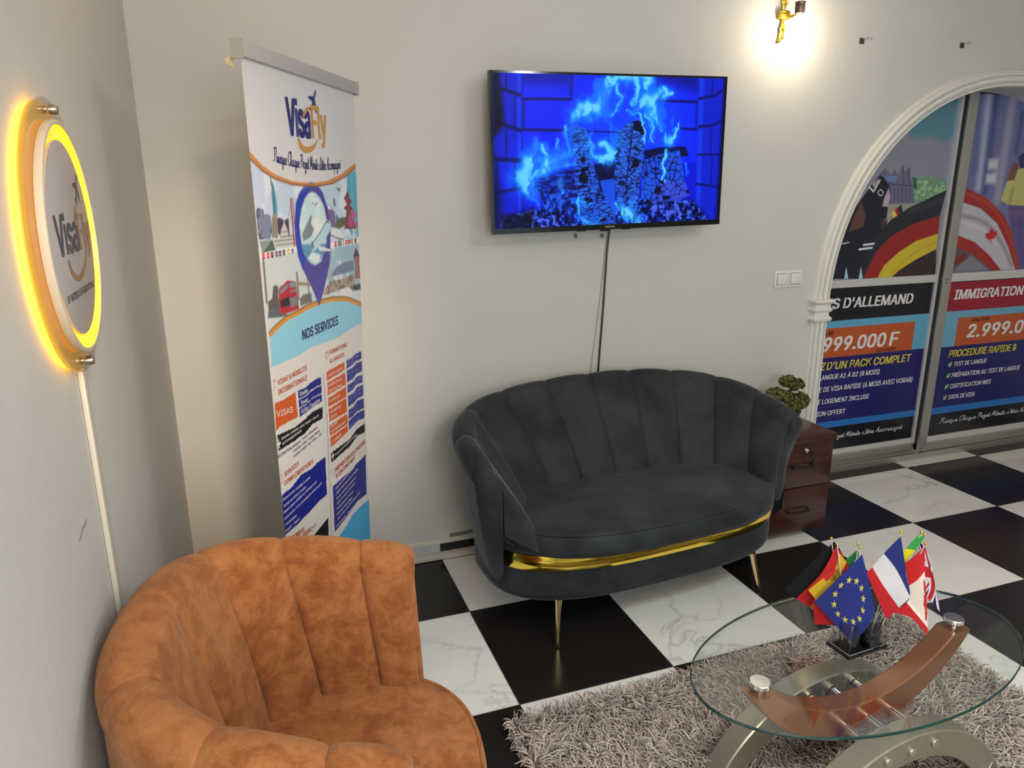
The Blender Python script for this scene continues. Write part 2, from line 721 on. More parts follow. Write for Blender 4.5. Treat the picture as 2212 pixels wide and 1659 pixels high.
def floor_mat():
    m = mat('floor_tiles', (.8, .8, .8), .07, spec=.4)
    t = NT(m)
    p = t.pos()
    sx = t.n('ShaderNodeSeparateXYZ')
    t.l(p, sx.inputs[0])
    u = t.math('DIVIDE', sx.outputs[0], .6)
    v = t.math('DIVIDE', sx.outputs[1], .6)
    fu, fv = t.math('FLOOR', u), t.math('FLOOR', v)
    par = t.math('MODULO', t.math('ADD', t.math('ADD', fu, fv), 100), 2)      # 0 black, 1 white
    # a different vein drawing on every tile
    cb = t.n('ShaderNodeCombineXYZ')
    t.l(t.math('ADD', sx.outputs[0], t.math('MULTIPLY', fu, 3.17)), cb.inputs[0])
    t.l(t.math('ADD', sx.outputs[1], t.math('MULTIPLY', fv, 5.31)), cb.inputs[1])
    n1 = t.noise(cb.outputs[0], 1.9, 6, .55, .9)
    v1 = t.math('ABSOLUTE', t.math('SUBTRACT', n1, .5))
    vein = t.ramp(v1, [(0.0, (.52, .53, .53)), (.006, (.72, .73, .72)), (.022, (.86, .86, .84)), (.08, (.90, .895, .87))])
    n2 = t.noise(cb.outputs[0], .9, 4, .5, .5)
    keep = t.ramp(n2, [(.42, (0, 0, 0)), (.6, (1, 1, 1))])
    soft = t.noise(cb.outputs[0], 3.2, 3, .5, .3)
    base = t.ramp(soft, [(.3, (.80, .795, .775)), (.7, (.90, .895, .87))])
    white = t.mix(keep, base, vein)
    nb = t.noise(p, 130, 2)
    black = t.ramp(nb, [(.3, (.012, .0105, .010)), (.7, (.020, .017, .016))])
    col = t.mix(par, black, white)
    # grout
    du = t.math('ABSOLUTE', t.math('SUBTRACT', t.math('FRACT', t.math('ADD', u, .5)), .5))
    dv = t.math('ABSOLUTE', t.math('SUBTRACT', t.math('FRACT', t.math('ADD', v, .5)), .5))
    dm = t.math('MINIMUM', du, dv)
    g = t.math('LESS_THAN', dm, .0032)
    col = t.mix(g, col, (.05, .045, .04))
    t.l(col, t.b.inputs['Base Color'])
    r = t.math('ADD', t.math('MULTIPLY', t.noise(p, 9, 3), .06), .05)
    r = t.math('ADD', r, t.math('MULTIPLY', g, .5))
    r = t.math('ADD', r, t.math('MULTIPLY', t.math('SUBTRACT', 1, par), .12))
    t.l(r, t.b.inputs['Roughness'])
    t.bump(t.math('SUBTRACT', 1, g), .25, .002)
    return m


FLOOR = floor_mat()
PRINT = mat('printed_vinyl', (1, 1, 1), .42, spec=.35)
_t = NT(PRINT)
_a = _t.n('ShaderNodeAttribute', attribute_name='print')
_t.l(_a.outputs['Color'], _t.b.inputs['Base Color'])
POSTER = mat('printed_film', (1, 1, 1), .22, spec=.5)
_t = NT(POSTER)
_a = _t.n('ShaderNodeAttribute', attribute_name='print')
_t.l(_a.outputs['Color'], _t.b.inputs['Base Color'])
CLOTH = mat('flag_cloth', (1, 1, 1), .8, spec=.2, sheen=.2)
_t = NT(CLOTH)
_a = _t.n('ShaderNodeAttribute', attribute_name='print')
_t.l(_a.outputs['Color'], _t.b.inputs['Base Color'])
SCREEN = mat('lit_screen', (.004, .004, .006), .35, spec=.12)
_t = NT(SCREEN)
_a = _t.n('ShaderNodeAttribute', attribute_name='print')
_t.l(_a.outputs['Color'], _t.b.inputs['Emission Color'])
_t.b.inputs['Emission Strength'].default_value = 1.0


def ink(name, rgb, rough=.35, metal=0.0):
    return mat(name, hexc(*rgb), rough, metal)


INK_NAVY = ink('ink_navy', (34, 40, 104))
INK_NAVY_D = ink('ink_dark_navy', (26, 28, 84))
INK_BLUE = ink('ink_blue', (30, 60, 160))
INK_RUST = ink('ink_rust', (186, 82, 48))
INK_WHITE = ink('ink_white', (236, 236, 240))
INK_BLACK = ink('ink_black', (20, 20, 24))
INK_GREY = ink('ink_grey', (66, 62, 80))
INK_YELLOW = ink('ink_yellow', (222, 208, 70))
INK_GOLD = ink('ink_gold', (204, 146, 50))
INK_BROWNGOLD = ink('ink_brown_gold', (168, 122, 86))
INK_LILAC = ink('ink_lilac', (130, 136, 190))

GOLD = mat('polished_gold', (.95, .70, .10), .13, 1.0)
BRASS = mat('brass', (.92, .72, .34), .16, 1.0)
GOLD_ORN = mat('ornate_gold', (.95, .66, .08), .3, 1.0)
CHROME = mat('chrome', (.86, .86, .86), .06, 1.0)
STEEL = mat('brushed_steel', (.62, .61, .60), .28, 1.0)
ALU = mat('aluminium', (.60, .59, .57), .36, .85)
ALU_W = mat('aluminium_white', (.66, .66, .68), .4, .1)
ALU_D = mat('aluminium_dark_edge', (.03, .03, .03), .5)
BLACKP = mat('black_plastic', (.012, .012, .013), .35)
BLACKG = mat('black_gloss', (.006, .006, .008), .12)
GREYP = mat('grey_plastic', (.42, .41, .39), .38, .25)
WHITEP = mat('white_plastic', (.80, .79, .76), .35)
CREAM = mat('cream_plastic', (.58, .55, .48), .4)
RUBBER = mat('black_rubber', (.02, .018, .016), .7)


def speckled_metal():
    m = mat('champagne_paint', (.42, .41, .36), .36, .65)
    t = NT(m)
    n = t.noise(t.pos(), 900, 2)
    t.l(t.ramp(n, [(.35, (.31, .295, .225)), (.65, (.48, .46, .37))]), t.b.inputs['Base Color'])
    return m


CHAMPAGNE = speckled_metal()


def copper_paint():
    m = mat('copper_paint', (.30, .11, .04), .30, .35)
    t = NT(m)
    n = t.noise(t.pos(), 700, 2)
    t.l(t.ramp(n, [(.35, (.27, .090, .030)), (.65, (.35, .125, .045))]), t.b.inputs['Base Color'])
    return m


COPPER = copper_paint()


def mahogany():
    m = mat('mahogany_veneer', (.12, .03, .02), .32, coat=.15)
    t = NT(m)
    mp = t.n('ShaderNodeMapping')
    mp.inputs['Scale'].default_value = (2, 14, 14)
    t.l(t.pos(), mp.inputs[0])
    n = t.noise(mp.outputs[0], 3.5, 5, .6, .8)
    t.l(t.ramp(n, [(.3, (.036, .0085, .0075)), (.55, (.052, .012, .010)), (.8, (.072, .018, .013))]), t.b.inputs['Base Color'])
    return m


WOOD = mahogany()


def velvet():
    m = mat('grey_velvet', (.05, .055, .06), .75, spec=.25, sheen=.35)
    t = NT(m)
    p = t.pos()
    n = t.noise(p, 5.5, 4, .55, .4)
    n2 = t.noise(p, 26, 3)
    c = t.ramp(n, [(.32, (.016, .019, .022)), (.5, (.028, .032, .036)), (.72, (.044, .050, .055))])
    t.l(c, t.b.inputs['Base Color'])
    t.b.inputs['Sheen Roughness'].default_value = .35
    t.b.inputs['Sheen Tint'].default_value = (.55, .6, .66, 1)
    t.bump(n2, .18, .01)
    return m


VELVET = velvet()


def suede():
    m = mat('rust_suede', (.38, .13, .04), .8, spec=.2, sheen=.25)
    t = NT(m)
    p = t.pos()
    n = t.noise(p, 15, 9, .74, .35)
    n2 = t.noise(p, 48, 5, .62, .5)
    c = t.ramp(n, [(.36, (.235, .070, .019)), (.47, (.315, .106, .030)), (.52, (.365, .133, .042)), (.66, (.44, .178, .064))])
    t.l(c, t.b.inputs['Base Color'])
    t.b.inputs['Sheen Roughness'].default_value = .5
    t.b.inputs['Sheen Tint'].default_value = (1, .75, .5, 1)
    t.bump(t.math('ADD', n2, t.math('MULTIPLY', n, .8)), .55, .008)
    return m


SUEDE = suede()


def yarn():
    m = mat('shaggy_yarn', (.3, .25, .22), .75, spec=.25, sheen=.3)
    t = NT(m)
    a = t.n('ShaderNodeAttribute', attribute_name='print')
    t.l(a.outputs['Color'], t.b.inputs['Base Color'])
    return m


YARN = yarn()


def leafmat():
    m = mat('waxy_leaves', (.1, .13, .03), .45)
    t = NT(m)
    n = t.noise(t.pos(), 55, 3)
    t.l(t.ramp(n, [(.3, (.045, .075, .016)), (.5, (.12, .135, .03)), (.62, (.17, .13, .05)), (.75, (.20, .10, .05))]), t.b.inputs['Base Color'])
    return m


LEAF = leafmat()
BARK = mat('dark_bark', (.04, .028, .018), .8)
POTM = mat('pot_ceramic', (.05, .045, .04), .4)


def thin_glass(name, tint, ior=1.5):
    m = bpy.data.materials.new(name)
    m.use_nodes = True
    t = m.node_tree
    t.nodes.clear()
    o = t.nodes.new('ShaderNodeOutputMaterial')
    mx = t.nodes.new('ShaderNodeMixShader')
    tr = t.nodes.new('ShaderNodeBsdfTransparent')
    gl = t.nodes.new('ShaderNodeBsdfGlossy')
    # Schlick reflectance from the facing angle, the same on both sides of the sheet
    lw = t.nodes.new('ShaderNodeLayerWeight')
    lw.inputs[0].default_value = .5
    pw = t.nodes.new('ShaderNodeMath')
    pw.operation = 'POWER'
    pw.inputs[1].default_value = 5.0
    t.links.new(lw.outputs['Facing'], pw.inputs[0])
    fr = t.nodes.new('ShaderNodeMath')
    fr.operation = 'MULTIPLY_ADD'
    f0 = ((ior - 1) / (ior + 1)) ** 2
    fr.inputs[1].default_value = 1 - f0
    fr.inputs[2].default_value = f0
    t.links.new(pw.outputs[0], fr.inputs[0])
    tr.inputs[0].default_value = (*tint, 1)
    gl.inputs['Roughness'].default_value = 0.0
    t.links.new(fr.outputs[0], mx.inputs[0])
    t.links.new(tr.outputs[0], mx.inputs[1])
    t.links.new(gl.outputs[0], mx.inputs[2])
    t.links.new(mx.outputs[0], o.inputs[0])
    return m


GLASS = thin_glass('clear_glass', (.965, .98, .97), 1.72)
GLASS_EDGE = mat('glass_edge_green', (.008, .045, .04), .08, spec=.7)
ACRYLIC = thin_glass('clear_acrylic', (.98, .97, .93), 1.3)
NEON = mat('amber_neon', (1, .7, .1), .4, emit=(1.0, .56, .02), estr=5.0)
NEON_SOFT = mat('amber_lit_gap', (1, .7, .1), .4, emit=(1.0, .52, .008), estr=1.05)
ACRYLIC_GLOW = mat('amber_acrylic_glow', (.6, .35, .05), .5, emit=(1.0, .50, .01), estr=.42)  # emission in place of neon light caught by the acrylic
BULB = mat('lit_lantern_glass', (1, .95, .85), .3, emit=(1.0, .90, .72), estr=9.0)
SMOKE = mat('smoked_cup', (.05, .035, .03), .2, .4)

# ------------------------------------------------------------------ the room
Y_WALL, X_LEFT, X_RIGHT, Y_FRONT, Z_CEIL = 1.10, -1.06, 6.2, -5.2, 2.95
AX, AZ, AR, AN = 3.29, 1.075, 1.154, 2.15        # arch: centre, springing, half width, roundness


def arch_pts(r, n=48, zb=0.0, rz=None):
    rz = rz or r - .024
    P = [(AX - r, zb)]
    for i in range(n + 1):
        t = PI - PI * i / n
        c, s = math.cos(t), math.sin(t)
        P.append((AX + r * math.copysign(abs(c) ** (2 / AN), c), AZ + rz * abs(s) ** (2 / AN)))
    P.append((AX + r, zb))
    return P


def structure(name, mb, m, smooth=False, parent=None):
    o = mb.build(name, m, parent, smooth)
    if parent is None:
        o['kind'] = 'structure'
    return o


mb = MB().box((X_LEFT - .2, Y_FRONT - .2, -.1), (X_RIGHT + .2, 2.2, 0))
structure('floor', mb, FLOOR)
mb = MB().box((X_LEFT - .2, Y_FRONT - .2, Z_CEIL), (X_RIGHT + .2, 2.2, Z_CEIL + .1))
structure('ceiling', mb, CEIL)
mb = MB().box((X_LEFT - .15, Y_FRONT, 0), (X_LEFT, 1.5, Z_CEIL))
left_wall = structure('wall_left', mb, WALL)
mb = MB().box((X_RIGHT, Y_FRONT, 0), (X_RIGHT + .15, 1.5, Z_CEIL))
structure('wall_right', mb, WALL)
mb = MB().box((X_LEFT - .15, Y_FRONT - .15, 0), (X_RIGHT + .15, Y_FRONT, Z_CEIL))
structure('wall_front', mb, WALL)

# back wall with the arched opening, built as one solid
ap = arch_pts(AR)
mb = MB()
top = Z_CEIL
xl, xr = X_LEFT, X_RIGHT
n = len(ap)
for y, flip in ((Y_WALL, False), (1.46, True)):
    V = [(x, y, z) for x, z in ap] + [(x, y, top) for x, z in ap] + [(xl, y, 0), (xl, y, top), (xr, y, 0), (xr, y, top)]
    F = [(i, i + 1, n + i + 1, n + i) for i in range(1, n - 2)]
    F += [(2 * n, 0, 1, n + 1, 2 * n + 1), (n - 1, 2 * n + 2, 2 * n + 3, n + n - 2, n - 2)]
    mb.add(V, [f[::-1] for f in F] if flip else F)
back_wall = structure('wall_back', mb, WALL)
mb = MB()
mb.add([(x, Y_WALL, z) for x, z in ap] + [(x, 1.46, z) for x, z in ap], [(i, n + i, n + i + 1, i + 1) for i in range(n - 1)])
mb.build('arch_reveal', REVEAL, back_wall)

# fluted moulding round the arch
prof = [(0.0, .0), (0.0, .022), (.006, .031), (.014, .031), (.019, .014), (.025, .014), (.029, .036), (.040, .041), (.050, .036),
        (.055, .016), (.061, .016), (.064, .034), (.073, .037), (.080, .031), (.084, .013), (.090, .011), (.093, .018), (.098, .012), (.100, .0)]
loops = []
for a, b in prof:
    loops.append([(x, Y_WALL - b, z) for x, z in arch_pts(AR + a * .90 - .001, 56)])
mb = MB().grid(np.array(loops))
structure('trim_1', mb, MOULD, 'auto')
# the two impost blocks where the arch springs
for nm, sx in (('trim_2', -1), ('trim_3', 1)):
    mb = MB()
    pr = [(1.000, .034), (1.006, .052), (1.018, .056), (1.026, .050), (1.032, .040), (1.048, .040), (1.056, .052), (1.066, .056), (1.074, .048),
          (1.078, .040), (1.092, .040), (1.098, .056), (1.108, .064), (1.118, .060), (1.122, .048)]
    xo, xi = AX + sx * (AR + .100), AX + sx * (AR + .006)
    lo, hi = min(xo, xi), max(xo, xi)
    A = []
    for z, d in pr:
        e = d - .04
        A.append([(lo - .6 * e, Y_WALL + .02, z), (lo - .6 * e, Y_WALL - d, z), (hi + .6 * e, Y_WALL - d, z), (hi + .6 * e, Y_WALL + .06, z)])
    mb.grid(np.array(A))
    k = len(pr) - 1
    mb.add(A[0], [(0, 1, 2, 3)])
    mb.add(A[k], [(3, 2, 1, 0)])
    structure(nm, mb, MOULD, 'auto')

# skirting of floor-tile strips, caulk line and the cable cover at its foot
TILE_W = mat('skirting_tile_pale', (.56, .59, .60), .25)
TILE_B = mat('skirting_tile_black', (.012, .011, .011), .2)
CAULK = plaster('skirting_plaster', (.66, .62, .55), .5)
mb = MB()
base = bpy.data.objects.new('baseboard_back', None)
base.location = (.5, Y_WALL, 0)
base['kind'] = 'structure'
SC.collection.objects.link(base)
for i in range(-2, 6):
    x0, x1 = i * .6 + .002, i * .6 + .598
    x0, x1 = max(x0, X_LEFT + .001), min(x1, 2.035)
    if x1 - x0 < .05:
        continue
    m = MB().box((x0, Y_WALL - .010, .0), (x1, Y_WALL + .002, .072), .002)
    m.build('skirting_tile', TILE_W if i % 2 else TILE_B, base)
xs = np.linspace(X_LEFT, 2.05, 160)
r = np.random.default_rng(3)
w = .086 + .004 * np.convolve(r.normal(size=164), np.ones(5) / 5, 'valid')
A = [[(x, Y_WALL - .011, .070) for x in xs], [(x, Y_WALL - .010, .076) for x in xs], [(x, Y_WALL - .005, a) for x, a in zip(xs, w)],
     [(x, Y_WALL + .002, a + .004) for x, a in zip(xs, w)]]
MB().grid(np.array(A)).build('caulk_line', CAULK, base, True)
m = MB()
pr = [(0, .004), (.0, .016), (.006, .024), (.018, .029), (.040, .030), (.040, .0)]
A = [[(x, Y_WALL - .042 + a, b) for a, b in pr] for x in (X_LEFT + .001, 2.05)]
m.grid(np.array(A))
m.build('cable_cover', CREAM, base, 'auto')
# chipped paint above the skirting
pts = catmull([(.049, .101), (.053, .109), (.071, .110), (.093, .1105), (.108, .1095), (.144, .1125), (.157, .1125), (.167, .107), (.166, .099), (.153, .094),
               (.129, .092), (.098, .090), (.071, .090), (.050, .092)], 4, True)
MB().prism([tuple(p) for p in pts], lambda u, v, d: (u, Y_WALL + d, v), -.0006, .002).build('paint_chip', ink('bare_plaster', (132, 126, 116), .8), back_wall)
# old wall plugs filled with grey putty under the television
for u, v in ((.675, 1.480), (.808, 1.478)):
    r = np.random.default_rng(int(u * 999))
    pts = [(u + (.010 + .002 * r.normal()) * math.cos(t), v + (.0115 + .002 * r.normal()) * math.sin(t)) for t in np.linspace(0, 2 * PI, 15)[:-1]]
    MB().prism(pts, lambda a, b, d: (a, Y_WALL + d, b), -.0012, .002).build('putty_spot', ink('grey_putty', (120, 116, 100), .9), back_wall)
# scratch on the left wall
pts = catmull([(-.546, 1.111), (-.557, 1.107), (-.582, 1.109), (-.600, 1.103), (-.618, 1.1005), (-.617, 1.0985), (-.600, 1.100), (-.582, 1.1055), (-.557, 1.103), (-.548, 1.106)], 3, True)
MB().prism([tuple(p) for p in pts], lambda u, v, d: (X_LEFT + d, u, v), -.002, .0006).build('scratch', ink('scratch_grey', (128, 122, 114), .8), left_wall)

# ------------------------------------------------------------------ sliding doors behind the arch
YL, YR = 1.36, 1.33          # glass of the rear (left) and front (right) leaf
mb = MB()
mb.box((2.10, 1.29, 0), (4.48, 1.44, .016)).box((2.10, 1.292, .016), (4.48, 1.304, .034)).box((2.10, 1.335, .016), (4.48, 1.343, .030))
frame = structure('trim_4', mb, ALU)


def leaf(num, y, x0, x1, sw, label_left):
    d = bpy.data.objects.new('door_%d' % num, None)
    d.location = ((x0 + x1) / 2, y, .02)
    d['kind'] = 'structure'
    SC.collection.objects.link(d)
    m = MB()
    m.box((x0, y - .018, .022), (x1, y + .018, .090), .003)
    m.build('bottom_rail', ALU, d)
    return d


# rear leaf
dl = leaf(1, YL, 2.12, 3.225, .05, True)
MB().box((3.184, YL - .018, .09), (3.225, YL + .018, 2.30), .003).build('stile', ALU_W, dl)
MB().box((2.12, YL - .018, .09), (2.16, YL + .018, 2.30), .003).build('stile', ALU_W, dl)
MB().box((2.16, YL - .016, 1.124), (3.184, YL + .016, 1.170), .003).box((2.16, YL - .012, .090), (3.184, YL + .014, .124), .002).box((2.664, YL - .0165, 1.128), (2.666, YL - .014, 1.166)).build('cross_rail', ALU_W, dl)
MB().box((2.15, YL + .002, .09), (3.19, YL + .008, 2.30)).build('pane', BLACKG, dl)
# front leaf
dr = leaf(2, YR, 3.200, 4.46, .06, False)
m = MB().box((3.204, YR - .020, .022), (3.272, YR + .016, 2.30), .003)
m.build('stile', ALU, dr)
MB().box((3.200, YR - .008, .05), (3.204, YR + .014, 2.30)).build('rubber_seal', ALU_D, dr)
MB().box((4.40, YR - .020, .022), (4.46, YR + .016, 2.30), .003).build('stile', ALU, dr)
MB().box((3.272, YR - .016, 1.124), (4.40, YR + .016, 1.176), .003).box((3.272, YR - .012, .090), (4.40, YR + .014, .130), .002).box((3.262, YR - .014, .095), (3.274, YR + .010, 2.30), .002).build('cross_rail', ALU_W, dr)
MB().box((3.262, YR + .002, .09), (4.41, YR + .008, 2.30)).build('pane', BLACKG, dr)
m = MB()
for zz in (1.140, .060):
    m.lathe([(.004, 0), (.004, .003), (.001, .004)], (3.232, YR - .020, zz), (0, -1, 0), 10)
    m.lathe([(.004, 0), (.004, .003), (.001, .004)], (3.232, YR - .020, zz - .018), (0, -1, 0), 10)
m.build('screw', ALU_D, dr)
MB().box((2.05, 1.30, 2.26), (4.5, 1.44, 2.36)).build('head_track', ALU, frame)


def pl(u, v, d):
    u = np.asarray(u, float)
    v = np.asarray(v, float)
    return np.stack([u, np.full(u.shape, YL - .002) - d, v], -1) if u.ndim else np.array([u, YL - .002 - d, v])


def pr_(u, v, d):
    u = np.asarray(u, float)
    v = np.asarray(v, float)
    return np.stack([u, np.full(u.shape, YR - .002) - d, v], -1) if u.ndim else np.array([u, YR - .002 - d, v])


def sheet(cols, fn, parent, name):
    """flat vinyl areas: [(x0, z0, x1, z1, colour)] layered on a film"""
    m = MB()
    mats = []
    for k, (x0, z0, x1, z1, c) in enumerate(cols):
        m.m = k
        d = .0002 * k
        m.add([fn(x0, z0, d), fn(x1, z0, d), fn(x1, z1, d), fn(x0, z1, d)], [(0, 1, 2, 3)])
        mats.append(mat('film_%s' % name, hexc(*c), .24))
    return m.build(name, mats, parent)


NAVY_F, SKY_F, SKY2_F, ORANGE_F, BLACK_F, RED_F = (30, 30, 112), (96, 176, 222), (40, 120, 205), (196, 92, 48), (26, 26, 36), (158, 24, 52)
# lower film of the rear leaf
fl_ = sheet([(2.15, .124, 3.184, 1.124, BLACK_F), (2.15, .307, 3.184, .931, NAVY_F), (2.15, .270, 3.184, .310, SKY2_F),
             (2.15, .711, 3.184, .931, (104, 178, 220)), (2.10 + .06, .711, 3.081, .888, ORANGE_F)], pl, dl, 'advert_film')


def letters(items, fn, m, name, parent, bold=.035, d=.0016):
    q = MB()
    for s, p0, p1, cap in items:
        put_text(q, s, p0, p1, cap, fn, bold, .12, d)
    return q.build(name, m, parent)


letters([('COURS', (2.178, 1.004), (2.474, 1.004), .058), ("D'ALLEMAND", (2.508, 1.004), (3.030, 1.004), .058), ('999.000', (2.392, .752), (2.856, .752), .080), ('F', (2.896, .752), (2.955, .752), .080)], pl, INK_WHITE, 'white_lettering', fl_, .055)
letters([('A PARTIR DE', (2.262, .848), (2.459, .848), .022), ('SEULEMENT', (2.797, .717), (2.958, .717), .020)], pl, INK_BLACK, 'black_lettering', fl_, .03)
letters([('PROFITEZ', (2.165, .638), (2.419, .638), .046), ("D'UN PACK COMPLET", (2.437, .638), (3.081, .638), .046)], pl, INK_YELLOW, 'yellow_lettering', fl_, .045)
letters([('LANGUE A1 À B2 (8 MOIS)', (2.388, .578), (2.845, .578), .029), ('E DE VISA RAPIDE (6 MOIS AVEC VORAB)', (2.398, .503), (3.121, .503), .030),
         ('E LOGEMENT INCLUSE', (2.399, .427), (2.786, .427), .029), ('ION OFFERT', (2.400, .351), (2.613, .351), .029)], pl, INK_WHITE, 'list_lettering', fl_, .03)
q = MB()
put_script(q, "...Puisque Chaque Projet Mérite d'être Accompagné.", (2.200, .196), (3.098, .196), .033, pl, .10, .0016)
q.build('script_lettering', INK_WHITE, fl_)
# lower film of the front leaf
fr_ = sheet([(3.272, .130, 4.40, 1.124, BLACK_F), (3.272, .318, 4.40, .714, NAVY_F), (3.272, .274, 4.40, .318, SKY2_F), (3.272, .714, 4.40, .940, (112, 178, 214)),
             (3.397, .714, 4.32, .894, ORANGE_F), (3.272, .939, 4.40, 1.118, RED_F)], pr_, dr, 'advert_film')
letters([('IMMIGRATION', (3.334, 1.013), (3.915, 1.013), .057), ('2.999.000 F', (3.494, .764), (4.26, .764), .080)], pr_, INK_WHITE, 'white_lettering', fr_, .055)
letters([('A PARTIR DE', (3.502, .862), (3.669, .862), .020)], pr_, INK_BLACK, 'black_lettering', fr_, .03)
letters([('PROCEDURE RAPIDE &', (3.366, .645), (3.951, .645), .044)], pr_, INK_YELLOW, 'yellow_lettering', fr_, .045)
letters([('TEST DE LANGUE', (3.418, .583), (3.700, .583), .028), ('PRÉPARATION AU TEST DE LANGUE', (3.416, .510), (4.018, .510), .029),
         ('CERTIFICATION WES', (3.416, .437), (3.770, .437), .028), ('100% DE VISA', (3.417, .365), (3.646, .365), .028)], pr_, INK_WHITE, 'list_lettering', fr_, .03)
q = MB()
put_script(q, "...Puisque Chaque Projet Mérite d'être Accompagné.", (3.352, .206), (4.33, .206), .034, pr_, .10, .0016)
q.build('script_lettering', INK_WHITE, fr_)
q = MB()
q2 = MB()
for z in (.580, .507, .434, .362):
    a = [(3.370, z), (3.402, z), (3.402, z + .032), (3.370, z + .032)]
    q.add([pr_(u, v, .0016) for u, v in a], [(0, 1, 2, 3)])
    U = [(3.375, z + .016), (3.382, z + .004), (3.406, z + .034), (3.400, z + .034), (3.382, z + .014), (3.379, z + .020)]
    q2.add([pr_(u, v, .0022) for u, v in U], [(0, 1, 4, 5), (1, 2, 3, 4)])
q.build('check_box', ink('check_green', (60, 130, 80)), fr_)
q2.build('check_mark', INK_WHITE, fr_)

# ------------------------------------------------------------------ picture films in the upper door panes


def maple(cx, cy, s, ang=0.0):
    h = [(0, 1), (.18, .62), (.38, .72), (.30, .22), (.58, .48), (.66, .34), (.98, .38), (.86, .06), (.98, -.06), (.50, -.40), (.56, -.56),
         (.06, -.46), (.08, -1), (-.08, -1)]
    P = h + [(-x, y) for x, y in h[::-1] if abs(x) > .081 and (x, y) not in ((.08, -1),)] if False else h + [(-x, y) for x, y in h[-3:0:-1]]
    c, t = math.cos(ang), math.sin(ang)
    return [(cx + s * (x * c - y * t), cy + s * (x * t + y * c)) for x, y in P]


PLX, PLZ = 2.16, 1.17
C = Canvas(1.024, 1.02, 300, 300, (114, 116, 132))
C.poly([(0.693, 0.784), (0.819, 0.792), (0.954, 0.768), (1.034, 0.796), (1.044, 1.016), (0.778, 1.007), (0.623, 0.874)], (72, 112, 126), .03)
C.line([(1.03, 0.995), (1.033, 0.473)], .05, (134, 143, 166), .02, .7)
C.poly([(0.495, 0.584), (0.534, 0.617), (0.585, 0.581), (0.598, 0.611), (0.639, 0.581), (0.657, 0.631), (0.683, 0.597), (0.714, 0.618), (0.734, 0.557), (0.767, 0.502), (0.783, 0.416), (0.585, 0.418), (0.546, 0.544)], (88, 88, 112), .002)
C.poly([(0.541, 0.574), (0.64, 0.576), (0.629, 0.544), (0.546, 0.544)], (84, 112, 150), .003)
for pts in ([(0.589, 0.503), (0.6, 0.435)], [(0.618, 0.503), (0.63, 0.435)], [(0.647, 0.503), (0.659, 0.435)], [(0.675, 0.51), (0.688, 0.434)], [(0.704, 0.509), (0.718, 0.434)], [(0.735, 0.502), (0.747, 0.434)]):
    C.line(pts, .005, (50, 50, 82), .003)
C.line([(0.539, 0.534), (0.75, 0.519)], .006, (58, 58, 86), .002)
C.line([(0.705, 0.618), (0.728, 0.523)], .008, (58, 58, 86), .002)
C.line([(0.662, 0.628), (0.685, 0.523)], .007, (62, 62, 90), .002)
nz = C.noise(.018, 5, 3)
C.poly([(0.745, 0.55), (0.789, 0.562), (0.86, 0.581), (0.912, 0.555), (1.012, 0.555), (1.011, 0.487), (0.851, 0.427), (0.786, 0.428)], (92, 126, 104), .006)
C.poly([(0.745, 0.55), (0.789, 0.562), (0.86, 0.581), (0.912, 0.555), (1.012, 0.555), (1.011, 0.487), (0.851, 0.427), (0.786, 0.428)], (132, 158, 118), .006, 1.0, smooth01((nz - .5) * 6))
C.poly([(0.741, 0.57), (0.774, 0.564), (0.787, 0.495), (0.763, 0.502)], (42, 80, 74), .005)
C.poly([(0.59, 0.418), (0.871, 0.425), (0.649, 0.311), (0.572, 0.333)], (126, 126, 118), .003)
C.poly([(0.5, 0.579), (0.466, 0.544), (0.349, 0.398), (0.282, 0.257), (0.252, 0.008), (0.463, -0.001), (0.527, 0.167), (0.57, 0.236), (0.591, 0.277), (0.589, 0.408), (0.58, 0.524), (0.534, 0.564)], (24, 26, 40), .003)
C.poly([(0.394, 0.441), (0.435, 0.349), (0.428, 0.295), (0.328, 0.268), (0.346, 0.354)], (80, 55, 50), .005)
C.line([(0.438, 0.511), (0.471, 0.489), (0.506, 0.551)], .009, (196, 194, 206), .002)
C.poly([(0.451, 0.531), (0.473, 0.504), (0.497, 0.551), (0.498, 0.564)], (140, 128, 140), .003)
C.line([(0.52, 0.5), (0.542, 0.483), (0.525, 0.466), (0.503, 0.484), (0.52, 0.5)], .005, (190, 190, 200), .002, 1.0, None, 6)
C.poly([(0.575, 0.51), (0.599, 0.456), (0.588, 0.404), (0.547, 0.407), (0.553, 0.449)], (152, 142, 152), .004)
C.poly([(0.544, 0.34), (0.589, 0.343), (0.601, 0.291), (0.566, 0.274)], (62, 42, 40), .006)
C.line([(0.573, 0.326), (0.695, 0.417)], .003, (150, 140, 130), .001)
C.poly([(0.66, 0.397), (0.688, 0.417), (0.706, 0.364), (0.687, 0.355)], (30, 30, 38), .002)
C.poly([(0.638, 0.387), (0.661, 0.399), (0.689, 0.354), (0.673, 0.344)], (140, 30, 40), .002)
C.poly([(0.621, 0.368), (0.64, 0.387), (0.673, 0.344), (0.642, 0.333)], (176, 166, 76), .002)
C.poly([(1.019, 0.495), (0.885, 0.446), (0.754, 0.399), (0.627, 0.332), (0.549, 0.257), (0.493, 0.154), (0.458, -0.001), (0.481, -0.002), (0.539, 0.146), (0.643, 0.237), (0.799, 0.304), (0.996, 0.346)], (32, 34, 44), .003)
C.poly([(0.995, 0.35), (0.799, 0.304), (0.643, 0.237), (0.539, 0.146), (0.467, -0.002), (0.583, -0.007), (0.616, 0.069), (0.715, 0.143), (0.836, 0.204), (1.002, 0.242)], (124, 28, 34), .003)
C.poly([(1.002, 0.242), (0.836, 0.204), (0.715, 0.143), (0.616, 0.069), (0.575, -0.006), (0.676, -0.011), (0.734, 0.035), (0.856, 0.095), (1.005, 0.152)], (170, 152, 44), .003)
